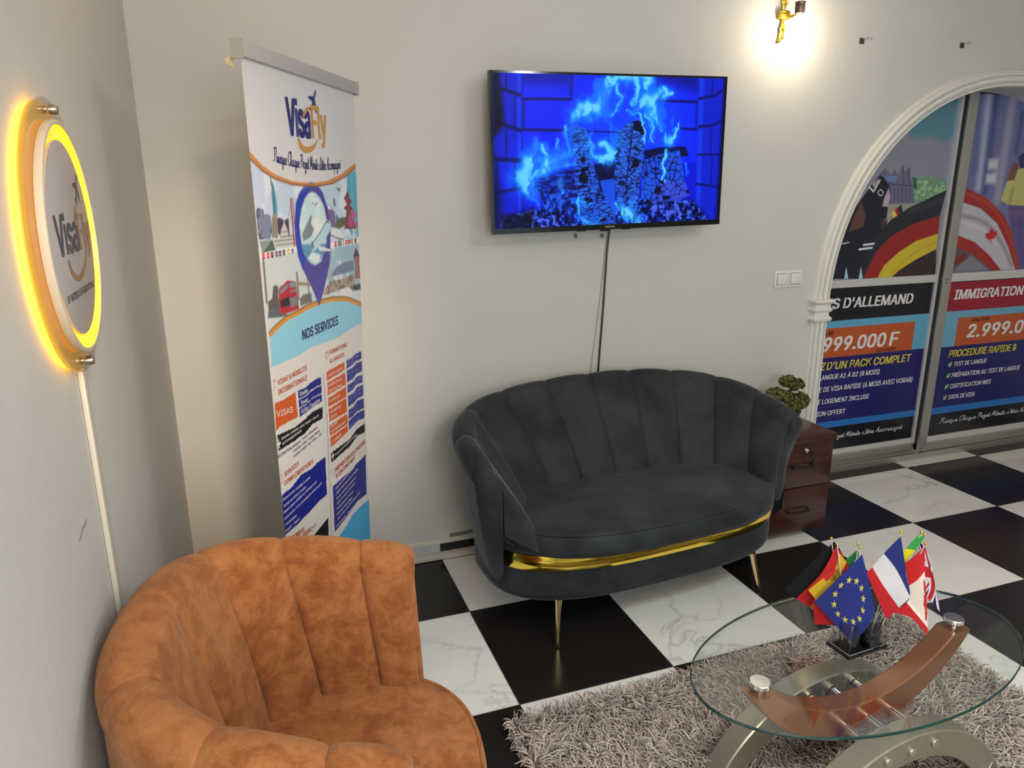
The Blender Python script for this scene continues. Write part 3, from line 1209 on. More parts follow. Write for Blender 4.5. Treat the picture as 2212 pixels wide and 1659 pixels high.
C.line([(0.682, 0.012), (0.763, 0.088), (0.848, 0.143), (0.991, 0.196)], .006, (150, 110, 40), .005, .8, None, 6)
C.poly([(1.005, 0.152), (0.856, 0.095), (0.734, 0.035), (0.676, -0.011), (1.035, -0.027)], (46, 34, 38), .003)
C.line([(0.767, 0.378), (0.984, 0.431)], .03, (52, 54, 64), .02, .7)
C.line([(0.446, 0.193), (0.518, 0.198)], .012, (186, 190, 200), .002)
C.line([(0.417, 0.169), (0.508, 0.175)], .012, (186, 190, 200), .002)
C.poly([(0.337, 0.075), (0.361, 0.003), (0.332, 0.005)], (140, 182, 198), .002)
C.poly([(0.444, 0.072), (0.468, -0.002), (0.439, 0)], (140, 182, 198), .002)
C.line([(0.29, 0.204), (0.334, 0.211)], .008, (160, 160, 170), .002)
C.c *= 1.30


def plc(u, v, d):
    return pl(np.asarray(u, float) + PLX, np.asarray(v, float) + PLZ, d)


C.mesh('picture_film', plc, POSTER, dl, .0004)

PRX, PRZ = 3.274, 1.176
C = Canvas(1.126, 1.02, 330, 300, (86, 91, 130))
C.line([(0.09, 1.025), (0.12, 0.501)], .05, (140, 146, 172), .03, .9)
C.line([(0.148, 1.027), (0.175, 0.479)], .04, (52, 58, 102), .03, .9)
C.line([(0.284, 0.991), (0.289, 0.421)], .06, (128, 126, 148), .03, .9)
C.line([(0.38, 0.926), (0.379, 0.705)], .03, (58, 64, 110), .02, .9)
C.line([(0.017, 1.009), (0.068, 0.606)], .03, (74, 80, 120), .03, .8)
C.poly([(0.163, 0.662), (0.244, 0.666), (0.251, 0.606), (0.172, 0.602)], (158, 163, 178), .02)
C.poly([(0.167, 0.581), (0.251, 0.585), (0.255, 0.525), (0.17, 0.522)], (158, 163, 178), .02)
C.poly([(0.022, 0.501), (0.204, 0.436), (0.371, 0.333), (0.502, 0.182), (0.584, 0.002), (0.54, 0.004), (0.447, 0.146), (0.32, 0.29), (0.167, 0.38), (0.015, 0.417)], (130, 36, 36), .003)
C.line([(0.039, 0.466), (0.211, 0.408), (0.37, 0.296), (0.49, 0.144), (0.56, 0.012)], .02, (150, 58, 46), .012, .7, None, 6)
C.poly([(0.016, 0.416), (0.167, 0.378), (0.32, 0.288), (0.448, 0.144), (0.544, 0.001), (0.418, 0.001), (0.303, 0.094), (0.161, 0.18), (0.009, 0.226), (0.006, 0.368)], (154, 152, 164), .003)
C.line([(0.027, 0.339), (0.205, 0.3), (0.363, 0.193), (0.507, 0.03)], .02, (104, 104, 118), .016, .8, None, 6)
C.line([(0.025, 0.303), (0.205, 0.256), (0.351, 0.156)], .012, (172, 170, 180), .01, .8, None, 6)
C.poly([(0.009, 0.226), (0.161, 0.18), (0.303, 0.094), (0.421, 0.001), (0.329, 0.003), (0.225, 0.074), (0.112, 0.125), (0.01, 0.148)], (130, 34, 38), .003)
C.poly([(0.01, 0.148), (0.112, 0.125), (0.225, 0.074), (0.329, 0.003), (0.013, 0.005)], (72, 70, 80), .003)
C.poly([(0.059, 0.047), (0.147, 0.103), (0.323, 0.005), (0.018, 0.005)], (106, 106, 116), .012)
C.poly([(0.031, 0.096), (0.105, 0.121), (0.093, 0.076), (0.023, 0.038)], (108, 30, 36), .003)
(mx, my), = [(0.287, 0.219)]
C.poly(maple(mx, my, .050, .12), (158, 32, 44), .0015)
C.poly([(0.442, 0.621), (0.588, 0.636), (0.72, 0.379), (0.387, 0.397), (0.32, 0.428), (0.344, 0.535)], (156, 152, 98), .004)
C.line([(0.405, 0.492), (0.395, 0.405)], .02, (120, 118, 76), .014, .8)
C.poly([(0.375, 0.649), (0.422, 0.641), (0.405, 0.544), (0.341, 0.538), (0.35, 0.592)], (98, 67, 66), .004)
C.poly([(0.406, 0.677), (0.459, 0.714), (0.489, 0.614), (0.436, 0.611)], (34, 38, 84), .002)
C.poly([(0.387, 0.398), (0.72, 0.379), (0.753, 0.005), (0.591, 0.002), (0.483, 0.175)], (80, 68, 114), .004)
C.line([(0.409, 0.347), (0.545, 0.352)], .02, (120, 80, 110), .016, .6)
C.line([(0.457, 0.28), (0.551, 0.285)], .02, (60, 58, 110), .014, .7)
C.line([(0.501, 0.316), (0.605, 0.026)], .02, (66, 60, 130), .014, .7)
C.c *= 1.30


def prc(u, v, d):
    return pr_(np.asarray(u, float) + PRX, np.asarray(v, float) + PRZ, d)


C.mesh('picture_film', prc, POSTER, dr, .0004)

# ------------------------------------------------------------------ television
TVO = np.array([.235, .955, 1.506])
TVU = np.array([1.0, 0, .018])
TVV = np.array([-.014, 0, 1.0])


def tv(u, v, d):
    u = np.asarray(u, float)
    v = np.asarray(v, float)
    return TVO + u[..., None] * TVU + v[..., None] * TVV - np.array([0, 1.0, 0]) * (d if np.isscalar(d) else np.asarray(d)[..., None])


tvr = root('television', 'large flat television on the wall showing a blue log fire', 'television', (.78, 1.06, 1.5))
TW, TH = 1.100, .634


def tvbox(u0, v0, u1, v1, d0, d1, m):
    m.prism([(u0, v0), (u1, v0), (u1, v1), (u0, v1)], tv, d0, d1)


m = MB()
tvbox(0, 0, TW, .022, -.022, .003, m)
tvbox(0, TH - .009, TW, TH, -.022, .002, m)
tvbox(0, .022, .009, TH - .009, -.022, .002, m)
tvbox(TW - .009, .022, TW, TH - .009, -.022, .002, m)
m.build('bezel', BLACKG, tvr)
m = MB()
tvbox(.003, .003, TW - .003, TH - .003, -.034, -.022, m)
tvbox(.12, .06, TW - .12, TH - .16, -.072, -.034, m)
m.build('back_cover', BLACKP, tvr)
m = MB()
tvbox(.40, .2, .46, .5, -.143, -.072, m)
tvbox(.64, .2, .70, .5, -.143, -.072, m)
tvbox(.36, .42, .74, .46, -.143, -.120, m)
m.build('wall_bracket', STEEL, tvr)
m = MB()
tvbox(.500, -.008, .535, .004, -.016, .002, m)
m.build('sensor_bar', BLACKP, tvr)
for a in (.600, .385):
    m = MB()
    tvbox(a, -.004, a + .040, .002, -.014, .001, m)
    m.build('bezel_clip', BLACKP, tvr)
q = MB()
put_text(q, 'SAMSUNG', (.513, .0075), (.560, .0075), .009, tv, .02, 0, .0036)
q.build('lettering', ink('logo_beige', (190, 176, 140), .3, .4), tvr)

SO = (.009, .022)
C = Canvas(TW - .018, TH - .031, 520, 300, (6, 22, 214))
bl = smooth01((C.x - .02) / .16) * smooth01((C.w - .015 - C.x) / .12)
C.c = C.c * (.25 + .75 * bl[..., None])
C.poly([(0.1331, 0.6096), (0.9451, 0.6194), (0.9606, 0.2497), (0.1228, 0.2604)], (10, 34, 244), .006)
C.blend(smooth01(1 - np.hypot((C.x - .66) / .40, (C.y - .40) / .30)), (14, 84, 255), .75)
C.poly([(0.1331, 0.6096), (0.332, 0.6097), (0.3293, 0.5716), (0.1326, 0.5724)], (4, 10, 120), .04, .8)
C.poly([(0.7716, 0.6154), (0.9454, 0.6144), (0.9491, 0.5535), (0.7486, 0.585)], (4, 10, 110), .04, .8)
for p, w in (([(0.1237, 0.5079), (0.3408, 0.5085)], .011), ([(0.1247, 0.3911), (0.3357, 0.3874)], .012), ([(0.7395, 0.5088), (0.9519, 0.5064)], .011), ([(0.8691, 0.3956), (0.9522, 0.3921)], .010), ([(0.3447, 0.6148), (0.3419, 0.5085)], .011),
             ([(0.136, 0.5019), (0.1323, 0.3945)], .008), ([(0.7425, 0.6147), (0.7425, 0.5099)], .010), ([(0.9408, 0.4996), (0.943, 0.3957)], .008), ([(0.3357, 0.3874), (0.5627, 0.38)], .006), ([(0.1214, 0.3485), (0.1237, 0.3193)], .012)):
    C.line(p, w, (4, 12, 112), .003)
    C.line([(a, b + .009) for a, b in p], .003, (30, 70, 255), .003, .5)
C.poly([(0.0018, 0.6109), (0.1235, 0.607), (0.1152, 0.0394), (-0.0088, -0.0171)], (8, 30, 205), .004)
C.poly([(0.1065, 0.6043), (0.1245, 0.6047), (0.1153, 0.0445), (0.103, 0.045)], (24, 64, 245), .006, .8)
for p, w in (([(0.0367, 0.5449), (0.1185, 0.5215)], .014), ([(0.0338, 0.4134), (0.1192, 0.3872)], .015), ([(-0.0035, 0.2776), (0.1175, 0.2703)], .020), ([(-0.0069, 0.1431), (0.1103, 0.1602)], .013), ([(0.0616, 0.6032), (0.0586, 0.536)], .006), ([(0.0574, 0.3943), (0.0552, 0.2857)], .005), ([(0.0953, 0.5108), (0.0925, 0.4064)], .004), ([(0.0143, 0.2642), (0.017, 0.1485)], .006), ([(0.0911, 0.2608), (0.0883, 0.1617)], .005)):
    C.line(p, w, (4, 10, 96), .004)
C.poly([(-0.0006, 0.62), (0.0306, 0.6208), (0.0498, 0.4158), (0.0332, 0.3871), (-0.0015, 0.3585)], (2, 3, 30), .02)
C.poly([(0.9474, 0.6245), (1.0886, 0.6279), (1.0948, -0.0247), (0.9618, 0.003)], (8, 34, 205), .004)
C.poly([(0.9477, 0.6195), (0.9736, 0.6201), (0.9875, 0.0188), (0.9622, 0.0197)], (26, 70, 245), .006, .7)
for p, w in (([(0.9536, 0.5203), (1.0273, 0.5317), (1.0835, 0.5636)], .012), ([(0.958, 0.4036), (1.0224, 0.4091), (1.0864, 0.4304)], .012), ([(0.9559, 0.2862), (1.0834, 0.285)], .009), ([(0.9593, 0.1604), (1.0798, 0.144)], .010), ([(1.0163, 0.6008), (1.0178, 0.5289)], .005), ([(1.0198, 0.3985), (1.0236, 0.2894)], .005), ([(1.0344, 0.2758), (1.0356, 0.156)], .005)):
    C.line(p, w, (4, 12, 110), .004)
C.poly([(1.0757, 0.6276), (1.0886, 0.6279), (1.0948, -0.0247), (1.0709, -0.0237)], (2, 5, 50), .014)
C.poly([(-0.0073, 0.3585), (0.0273, 0.1232), (0.0239, -0.0288), (-0.0173, -0.027)], (2, 6, 60), .03)
# ash bed
C.poly([(-0.0091, -0.0273), (0.0257, 0.0528), (0.1706, 0.0682), (0.3661, 0.119), (0.7304, 0.1091), (0.9435, 0.0923), (1.0352, 0.0059), (1.0914, -0.0245), (1.0675, -0.0748)], (6, 22, 118), .02)
nz = C.noise(.014, 3, 3)
n2 = C.noise(.05, 9, 2)
bed = C.inside([(0.0019, -0.0278), (0.0366, 0.0473), (0.1707, 0.0733), (0.3661, 0.1087), (0.6805, 0.1051), (0.9438, 0.0868), (1.0356, 0.0002), (1.0846, -0.0243), (1.0675, -0.0748)])
C.blend(bed * smooth01((nz - .50) * 9), (26, 90, 236), .9)
C.blend(bed * smooth01((nz - .60) * 12), (130, 120, 225), .75)
C.blend(bed * smooth01((.44 - nz) * 9), (1, 3, 26), .95)
C.blend(bed * smooth01((n2 - .58) * 6) * (C.x > .62), (90, 90, 205), .5)
C.poly([(0.0257, 0.0528), (0.1031, 0.0526), (0.1707, 0.0785), (0.1701, 0.0167), (0.0909, -0.0162), (0.0247, 0.0071)], (2, 5, 30), .02, .85)
# lying logs
C.poly([(0.1718, 0.1899), (0.2621, 0.2159), (0.3652, 0.2421), (0.5474, 0.2679), (0.5541, 0.1086), (0.3662, 0.1035), (0.1939, 0.144)], (4, 12, 84), .004)
g = C.inside([(0.1718, 0.1899), (0.2621, 0.2159), (0.3652, 0.2421), (0.3657, 0.1655), (0.1938, 0.139)])
C.blend(g * smooth01((C.noise(.02, 21, 3, .35) - .5) * 8), (20, 60, 215), .8)
C.poly([(0.1995, 0.1464), (0.3194, 0.1512), (0.3834, 0.1445), (0.4025, 0.0025), (0.3081, 0.048), (0.2217, 0.0768)], (8, 30, 150), .005)
g = C.inside([(0.1995, 0.1464), (0.3194, 0.1512), (0.3834, 0.1445), (0.4025, 0.0025), (0.3081, 0.048), (0.2217, 0.0768)])
C.blend(g * smooth01((nz - .52) * 9), (40, 120, 250), .8)
C.blend(g * smooth01((.42 - nz) * 9), (2, 6, 50), .9)
C.poly([(0.686, 0.3043), (0.7846, 0.3202), (0.8921, 0.3196), (0.9134, 0.2823), (0.6936, 0.2636)], (3, 9, 60), .004)
C.poly([(0.4586, 0.251), (0.5415, 0.2654), (0.5494, 0.1823), (0.4776, 0.1734)], (2, 6, 50), .006)
C.poly([(0.4774, 0.1838), (0.5491, 0.1928), (0.5566, 0.0018), (0.5155, 0.0674)], (30, 86, 225), .004)
right = C.poly([(0.6812, 0.2637), (0.7609, 0.289), (0.8641, 0.3066), (0.8985, 0.1753), (0.9303, 0.1174), (0.8072, 0.0962), (0.6806, 0.0998)], (34, 86, 228), .004)
C.poly([(0.7302, 0.1145), (0.7908, 0.1775), (0.8801, 0.181), (0.9305, 0.1147), (0.8592, 0.0838)], (80, 84, 216), .008, .8)
k = C.cracks(right, .030, 4, 1.0, .2)
k2 = C.cracks(right, .013, 14, .8, .4)
C.blend(right * smooth01((.16 - k2) * 6), (12, 40, 150), .5)
C.blend(right * smooth01((.05 + .16 * C.noise(.04, 61, 2) - k) * 12), (2, 5, 40), .95)
C.blend(right * smooth01((nz - .6) * 8), (70, 140, 255), .4)


def log(p, seed, col, cell, asp, ang):
    a = C.poly(p, col, .003)
    kk = C.cracks(a, cell, seed, asp, ang)
    C.blend(a * smooth01((C.noise(.03, seed + 3, 3) - .45) * 4), (70, 140, 250), .5)
    k2 = C.cracks(a, cell * .45, seed + 50, asp * 1.4, ang)
    C.blend(a * smooth01((.16 - k2) * 6), (10, 30, 130), .55)
    C.blend(a * smooth01((C.noise(.012, seed + 5, 3, .5) - .5) * 7), (22, 60, 190), .6)
    C.blend(a * smooth01((.10 + .14 * C.noise(.03, seed + 6, 2) - kk) * 10), (2, 5, 38), .96)
    C.blend(a * smooth01((C.noise(.05, seed + 8, 2) - .64) * 16), (2, 4, 28), .9)
    return a


log([(0.346, 0.38), (0.3641, 0.4022), (0.4072, 0.3949), (0.4313, 0.3173), (0.4531, 0.2255), (0.4809, 0.1525), (0.5401, 0.056), (0.5661, -0.0093), (0.4144, 0.002), (0.3839, 0.0873), (0.3598, 0.1862), (0.3534, 0.2877)], 31, (46, 104, 232), .040, .30, .15)
log([(0.5626, 0.3825), (0.6154, 0.422), (0.6573, 0.4293), (0.6856, 0.4183), (0.6927, 0.3723), (0.6812, 0.2637), (0.6683, 0.1322), (0.6609, 0.0358), (0.6332, 0.0259), (0.5635, 0.0978), (0.5462, 0.1876), (0.5499, 0.291)], 47, (60, 116, 236), .040, .32, -.12)
C.line([(0.6278, 0.4079), (0.6194, 0.2852), (0.6046, 0.1602), (0.6138, 0.0535)], .006, (2, 5, 40), .004, .7)
# flames: wide haze, body, bright core
FL = [([(0.1505, 0.2699), (0.1361, 0.2206), (0.1548, 0.1652), (0.1769, 0.1293), (0.1991, 0.0929)], (.050, .062, .042, .022, .006)), ([(0.1749, 0.2149), (0.2508, 0.2438), (0.3077, 0.248), (0.3535, 0.26)], (.034, .046, .030, .014)),
      ([(0.1949, 0.2744), (0.2509, 0.2688), (0.2962, 0.2983), (0.3647, 0.3127)], (.022, .034, .040, .010)), ([(0.3525, 0.4415), (0.3807, 0.4662), (0.4149, 0.4714), (0.398, 0.4467), (0.4213, 0.4172)], (.020, .030, .026, .040, .012)),
      ([(0.3809, 0.4466), (0.4438, 0.4667), (0.4721, 0.5014), (0.5061, 0.546), (0.5518, 0.5859)], (.034, .050, .040, .034, .012)), ([(0.5631, 0.6007), (0.6042, 0.6016), (0.6461, 0.5879), (0.6418, 0.5384), (0.6131, 0.5007)], (.036, .044, .030, .020, .006)),
      ([(0.6514, 0.6076), (0.6998, 0.5939), (0.6866, 0.5441)], (.030, .036, .010)), ([(0.6256, 0.4824), (0.6788, 0.509), (0.7153, 0.5045), (0.7502, 0.5451)], (.008, .030, .040, .020)),
      ([(0.7147, 0.5195), (0.738, 0.4694), (0.7551, 0.4288), (0.7816, 0.3878)], (.030, .040, .020, .004)), ([(0.7615, 0.5678), (0.7874, 0.5357), (0.8243, 0.5403)], (.010, .030, .008)),
      ([(0.855, 0.4241), (0.8452, 0.367), (0.815, 0.341), (0.807, 0.3774)], (.006, .018, .022, .006)), ([(0.8104, 0.3044), (0.7946, 0.236), (0.7845, 0.1776)], (.008, .016, .004)),
      ([(0.4691, 0.3322), (0.5049, 0.3067), (0.5113, 0.2811), (0.4642, 0.2714)], (.016, .040, .036, .012)), ([(0.3186, 0.4266), (0.3159, 0.3775), (0.336, 0.3179)], (.010, .022, .012)), ([(0.2736, 0.3677), (0.2708, 0.3283)], (.004, .012)),
      ([(0.1817, 0.3483), (0.1842, 0.3189), (0.1619, 0.2994)], (.018, .022, .008)), ([(0.3896, 0.108), (0.3961, 0.0502), (0.4293, 0.0067), (0.4742, 0.0157)], (.012, .018, .022, .006)),
      ([(0.5486, 0.085), (0.5768, 0.0548), (0.6391, 0.0365), (0.659, -0.0021)], (.010, .026, .034, .012)), ([(0.3897, 0.1028), (0.4373, 0.0804)], (.010, .004)), ([(0.8929, 0.2453), (0.9025, 0.186)], (.006, .002)),
      ([(0.3078, 0.1821), (0.331, 0.1355)], (.020, .008)), ([(0.5196, 0.4575), (0.5652, 0.5174), (0.5581, 0.5665)], (.010, .014, .006)), ([(0.6987, 0.4589), (0.7243, 0.4286), (0.7403, 0.3361)], (.008, .016, .004)),
      ([(0.4279, 0.3575), (0.4463, 0.2868), (0.5408, 0.2962)], (.010, .020, .006)), ([(0.5959, 0.4781), (0.6691, 0.4385), (0.7031, 0.3414)], (.006, .012, .004)), ([(0.2175, 0.3236), (0.2453, 0.2888)], (.020, .010))]
X0, Y0 = C.x, C.y
wx, wy = C.noise(.10, 101, 4), C.noise(.10, 202, 4)
wx2, wy2 = C.noise(.03, 103, 3), C.noise(.03, 204, 3)
C.x = X0 + (wx - .5) * .075 + (wx2 - .5) * .026
C.y = Y0 + (wy - .5) * .075 + (wy2 - .5) * .026
lick = .45 + .55 * smooth01((C.noise(.045, 300, 4, 2.2) - .36) * 5)
for p, w in FL:
    C.line(p, 0, (6, 60, 120), .9, .40, [a * 2.6 for a in w], 5, True)
for p, w in FL:
    C.line(p, 0, (20, 160, 255), .75, .85 * lick, [a * 1.6 for a in w], 5)
for p, w in FL:
    C.line(p, 0, (140, 236, 255), .8, .9 * lick ** 2, [a * .85 for a in w], 5)
C.x, C.y = X0, Y0
wv = C.noise(.05, 77, 4, 1.8)
up = C.inside([(0.3247, 0.278), (0.3411, 0.4561), (0.4534, 0.5934), (0.7475, 0.6098), (0.8247, 0.5312), (0.8468, 0.3356), (0.6917, 0.3156), (0.541, 0.2859)])
C.blend(up * smooth01((wv - .56) * 9), (30, 150, 255), .42)
C.c = C.c * np.array([.8, .92, 1.0])


def tvs(u, v, d):
    return tv(np.asarray(u, float) + SO[0], np.asarray(v, float) + SO[1], d)


C.mesh('screen', tvs, SCREEN, tvr, .0005)

m = MB()
P = catmull([(.842, 1.070, 1.56), (.840, 1.088, 1.50), (.832, 1.092, 1.38), (.822, 1.092, 1.15), (.806, 1.092, .86), (.796, 1.092, .60), (.79, 1.092, .3)], 8)
tag(m.tube(P, .0042, 8).build('television_cable', BLACKP, None, True), 'black power cable hanging straight down from the blue-lit television', 'cable')
m = MB()
P = catmull([(.834, 1.085, 1.53), (.826, 1.094, 1.42), (.802, 1.094, 1.16), (.768, 1.094, .86), (.73, 1.094, .5), (.72, 1.094, .3)], 8)
tag(m.tube(P, .0016, 6).build('thin_wire', GREYP, None, True), 'thin grey wire on the wall just beside the black television cable', 'cable')

# ------------------------------------------------------------------ roll-up banner
BA_, BB_ = np.array([-.704, .006, 0]), np.array([-.348, .674, 0])
BWID = float(np.linalg.norm(BB_ - BA_))
BD_ = (BB_ - BA_) / BWID
BN_ = np.array([-BD_[1], BD_[0], 0])
BH = 1.93


def ban(u, v, d):
    u = np.asarray(u, float)
    v = np.asarray(v, float)
    z = .08 + v
    off = .03 * (u / BWID) * (2.01 - z) / 1.56 - (d if np.isscalar(d) else np.asarray(d))
    return BA_ + u[..., None] * BD_ + np.asarray(off)[..., None] * BN_ + z[..., None] * np.array([0, 0, 1.0])


br = root('roll_up_banner', 'tall white and blue roll-up banner standing in the corner behind the orange armchair', 'banner', (-.526, .34, 0))
C = Canvas(BWID, BH, 230, 640, (217, 215, 216))
up_o = [(-0.004, 1.7118), (0.0621, 1.6767), (0.1267, 1.6565), (0.2357, 1.6382), (0.3606, 1.6328), (0.495, 1.6407), (0.6105, 1.6601), (0.6732, 1.6782), (0.754, 1.7006)]
up_i = [(-0.003, 1.6918), (0.0594, 1.6631), (0.1245, 1.645), (0.2341, 1.629), (0.4045, 1.6243), (0.536, 1.6328), (0.6561, 1.6561), (0.7552, 1.685)]
lo_o = [(0.0144, 1.2516), (0.0418, 1.2604), (0.1161, 1.2755), (0.2066, 1.2789), (0.2764, 1.2843), (0.3726, 1.2837), (0.4681, 1.2789), (0.5977, 1.2616), (0.6909, 1.2367), (0.786, 1.2058)]
lo_i = [(0.0171, 1.237), (0.0446, 1.2456), (0.1196, 1.2615), (0.2108, 1.2657), (0.2811, 1.2707), (0.3704, 1.2708), (0.4659, 1.2648), (0.5956, 1.2464), (0.689, 1.2219), (0.7875, 1.1905)]
C.poly(up_o + lo_o[::-1], (188, 212, 230))
g = C.inside(up_o + lo_o[::-1])
C.blend(g * smooth01((C.x - .26) / -.2), (204, 210, 234), .8)
C.blend(g * smooth01((C.noise(.09, 2, 4) - .52) * 7) * (C.y > .85), (232, 238, 242), .7)
C.poly([(0.6665, 1.6658), (0.7748, 1.6767), (0.7628, 1.4506), (0.6446, 1.4539)], (92, 172, 204), .006)
C.line([(0.7089, 1.6633), (0.7089, 1.4542)], .008, (120, 190, 215), .006)
# upper landmarks, painted as small generic views of the photograph's print
C.poly([(0.008, 1.5704), (0.0277, 1.5717), (0.0446, 1.5674), (0.0496, 1.5548), (0.066, 1.5566), (0.0834, 1.5506), (0.0878, 1.5162), (0.0678, 1.4905), (0.0071, 1.4953), (0.0041, 1.5515)], (132, 136, 162), .002)
C.blend(C.inside([(0.008, 1.5704), (0.0277, 1.5717), (0.0446, 1.5674), (0.0496, 1.5548), (0.066, 1.5566), (0.0834, 1.5506), (0.0878, 1.5162), (0.0678, 1.4905), (0.0071, 1.4953), (0.0041, 1.5515)]) * smooth01((C.noise(.016, 8, 3) - .5) * 8), (70, 74, 104), .8)
C.line([(0.1026, 1.6489), (0.1021, 1.6298)], .006, (70, 120, 140), .002)
C.line([(0.109, 1.631), (0.1108, 1.6056), (0.1138, 1.5837), (0.1119, 1.5531)], 0, (84, 146, 166), .5, 1, (.010, .022, .026, .022))
C.line([(0.1134, 1.625), (0.1047, 1.5571)], .004, (50, 100, 124), .003)
C.poly([(0.0939, 1.5531), (0.123, 1.5519), (0.118, 1.4894), (0.0791, 1.4946)], (158, 148, 134), .001)
for p in ([(0.0979, 1.5451), (0.0907, 1.4963)], [(0.1102, 1.5445), (0.1053, 1.4953)]):
    C.line(p, .004, (110, 100, 90), .002)
C.poly([(0.1211, 1.5416), (0.1376, 1.5434), (0.1655, 1.5345), (0.191, 1.541), (0.1907, 1.4895), (0.1339, 1.4933), (0.1185, 1.5044)], (76, 60, 90), .003)
C.poly([(0.1283, 1.4887), (0.137, 1.5095), (0.157, 1.5274), (0.1647, 1.546), (0.1653, 1.5269), (0.18, 1.5082), (0.1859, 1.4872), (0.2445, 1.4869), (0.2398, 1.4608), (0.0995, 1.4657), (0.0814, 1.489)], (204, 204, 196), .002)
for p in ([(0.1305, 1.5062), (0.1841, 1.5041)], [(0.1339, 1.4933), (0.2383, 1.4889)], [(0.0916, 1.4838), (0.2433, 1.4806)], [(0.101, 1.4731), (0.2347, 1.4692)]):
    C.line(p, .003, (120, 120, 116), .002)
C.line([(0.2148, 1.5902), (0.2165, 1.4613)], .0085, (166, 74, 62), .002)
C.line([(0.2279, 1.59), (0.2302, 1.4868)], .006, (166, 74, 62), .002)
C.line([(0.1919, 1.5461), (0.2135, 1.5762), (0.2288, 1.508)], .002, (150, 90, 84), .001)
C.poly([(0.0086, 1.49), (0.0814, 1.489), (0.097, 1.4584), (0.0208, 1.459)], (84, 104, 86), .003)
C.blend(C.inside([(0.0086, 1.49), (0.0814, 1.489), (0.0627, 1.4786), (0.0268, 1.4621), (0.0163, 1.463)]) * 1.0, (190, 196, 198), .5)
# flag strip
C.poly([(0.0054, 1.4611), (0.2191, 1.4617), (0.238, 1.4511), (0.2367, 1.4437), (0.0078, 1.4417)], (238, 238, 244))
C.poly([(0.4825, 1.4513), (0.7779, 1.4495), (0.7835, 1.4278), (0.4798, 1.4336)], (238, 238, 244))
for i, col in enumerate(((190, 50, 60), (220, 220, 225), (40, 40, 40), (60, 60, 110), (90, 90, 140), (60, 60, 60), (200, 170, 60), (150, 150, 160))):
    x = 326 + i * 44
    y = 832 - i * 8
    (ax, ay), (bx, by) = [(a, b) for a, b in [(.0, .0), (.0, .0)]] if False else ((0, 0), (0, 0))
fs = [(0.0234, 1.4508), (0.0493, 1.4503), (0.0737, 1.45), (0.0987, 1.4498), (0.1207, 1.4488), (0.1445, 1.4487), (0.1737, 1.4482), (0.2024, 1.4472), (0.5334, 1.4419), (0.5608, 1.442), (0.5799, 1.4414), (0.6047, 1.4414), (0.63, 1.4407), (0.6484, 1.4406), (0.6652, 1.4406), (0.6878, 1.4396), (0.7227, 1.4396)]
fc = ((176, 50, 70), (200, 60, 60), (60, 50, 50), (110, 60, 80), (70, 70, 90), (70, 60, 60), (190, 160, 60), (90, 90, 110),
      (190, 50, 60), (80, 90, 90), (110, 70, 80), (150, 160, 180), (190, 60, 70), (200, 80, 80), (80, 80, 100), (200, 60, 70), (50, 40, 50))
for (x, y), col in zip(fs, fc):
    C.poly([(x - .008, y - .008), (x + .008, y - .008), (x + .008, y + .008), (x - .008, y + .008)], col, .0015)
    C.poly([(x - .008, y - .003), (x + .008, y - .003), (x + .008, y + .003), (x - .008, y + .003)], tuple(min(255, v + 60) for v in col), .0015)
# lower views
C.poly([(0.0095, 1.4396), (0.2367, 1.4437), (0.2581, 1.4146), (0.29, 1.3613), (0.3341, 1.2809), (0.2066, 1.2789), (0.1162, 1.276), (0.0418, 1.2604), (0.0144, 1.2516)], (204, 212, 216), .002)
C.poly([(0.4797, 1.4327), (0.7834, 1.4271), (0.786, 1.2058), (0.6909, 1.2367), (0.5977, 1.2616), (0.3965, 1.2875), (0.4387, 1.3519)], (158, 190, 208), .002)
C.blend(C.inside([(0.4797, 1.4327), (0.7834, 1.4271), (0.786, 1.2058), (0.3965, 1.2875)]) * smooth01((C.noise(.06, 12, 4) - .5) * 7), (222, 230, 236), .8)
C.line([(0.0207, 1.4372), (0.0181, 1.3329)], .011, (128, 118, 104), .002)
C.poly([(0.0632, 1.3678), (0.0807, 1.3693), (0.0925, 1.3639), (0.087, 1.33), (0.1285, 1.3394), (0.1206, 1.2985), (0.0242, 1.3081), (0.0251, 1.3318), (0.0515, 1.3379)], (92, 92, 92), .003)
C.poly([(0.0958, 1.357), (0.1152, 1.3647), (0.1314, 1.3548), (0.1285, 1.3394), (0.0934, 1.3445)], (120, 120, 116), .003)
C.line([(0.2192, 1.3835), (0.2182, 1.3128)], .014, (146, 130, 112), .002)
C.line([(0.2905, 1.364), (0.2956, 1.304)], .010, (146, 130, 112), .002)
C.line([(0.2238, 1.3545), (0.3078, 1.3407)], .010, (150, 136, 120), .002)
C.poly([(0.2255, 1.309), (0.2545, 1.3185), (0.3107, 1.3161), (0.313, 1.2871), (0.2287, 1.2891)], (110, 112, 108), .004)
C.poly([(0.022, 1.3085), (0.0971, 1.3024), (0.1412, 1.2764), (0.0811, 1.2816), (0.0167, 1.2905)], (92, 98, 108), .003)
C.poly([(0.0942, 1.3547), (0.1532, 1.3724), (0.2062, 1.363), (0.2102, 1.3277), (0.2154, 1.2829), (0.1177, 1.2837), (0.087, 1.2936)], (178, 44, 54), .0015)
C.poly([(0.1006, 1.3512), (0.1531, 1.365), (0.1557, 1.3525), (0.1043, 1.3398)], (122, 132, 150), .001)
C.poly([(0.162, 1.366), (0.2085, 1.3611), (0.21, 1.3479), (0.163, 1.3515)], (126, 140, 156), .001)
C.poly([(0.1577, 1.3235), (0.2076, 1.3204), (0.2071, 1.2964), (0.1623, 1.2938)], (112, 130, 138), .001)
C.poly([(0.0906, 1.3242), (0.1561, 1.328), (0.1588, 1.3025), (0.0905, 1.3056)], (52, 38, 48), .001)
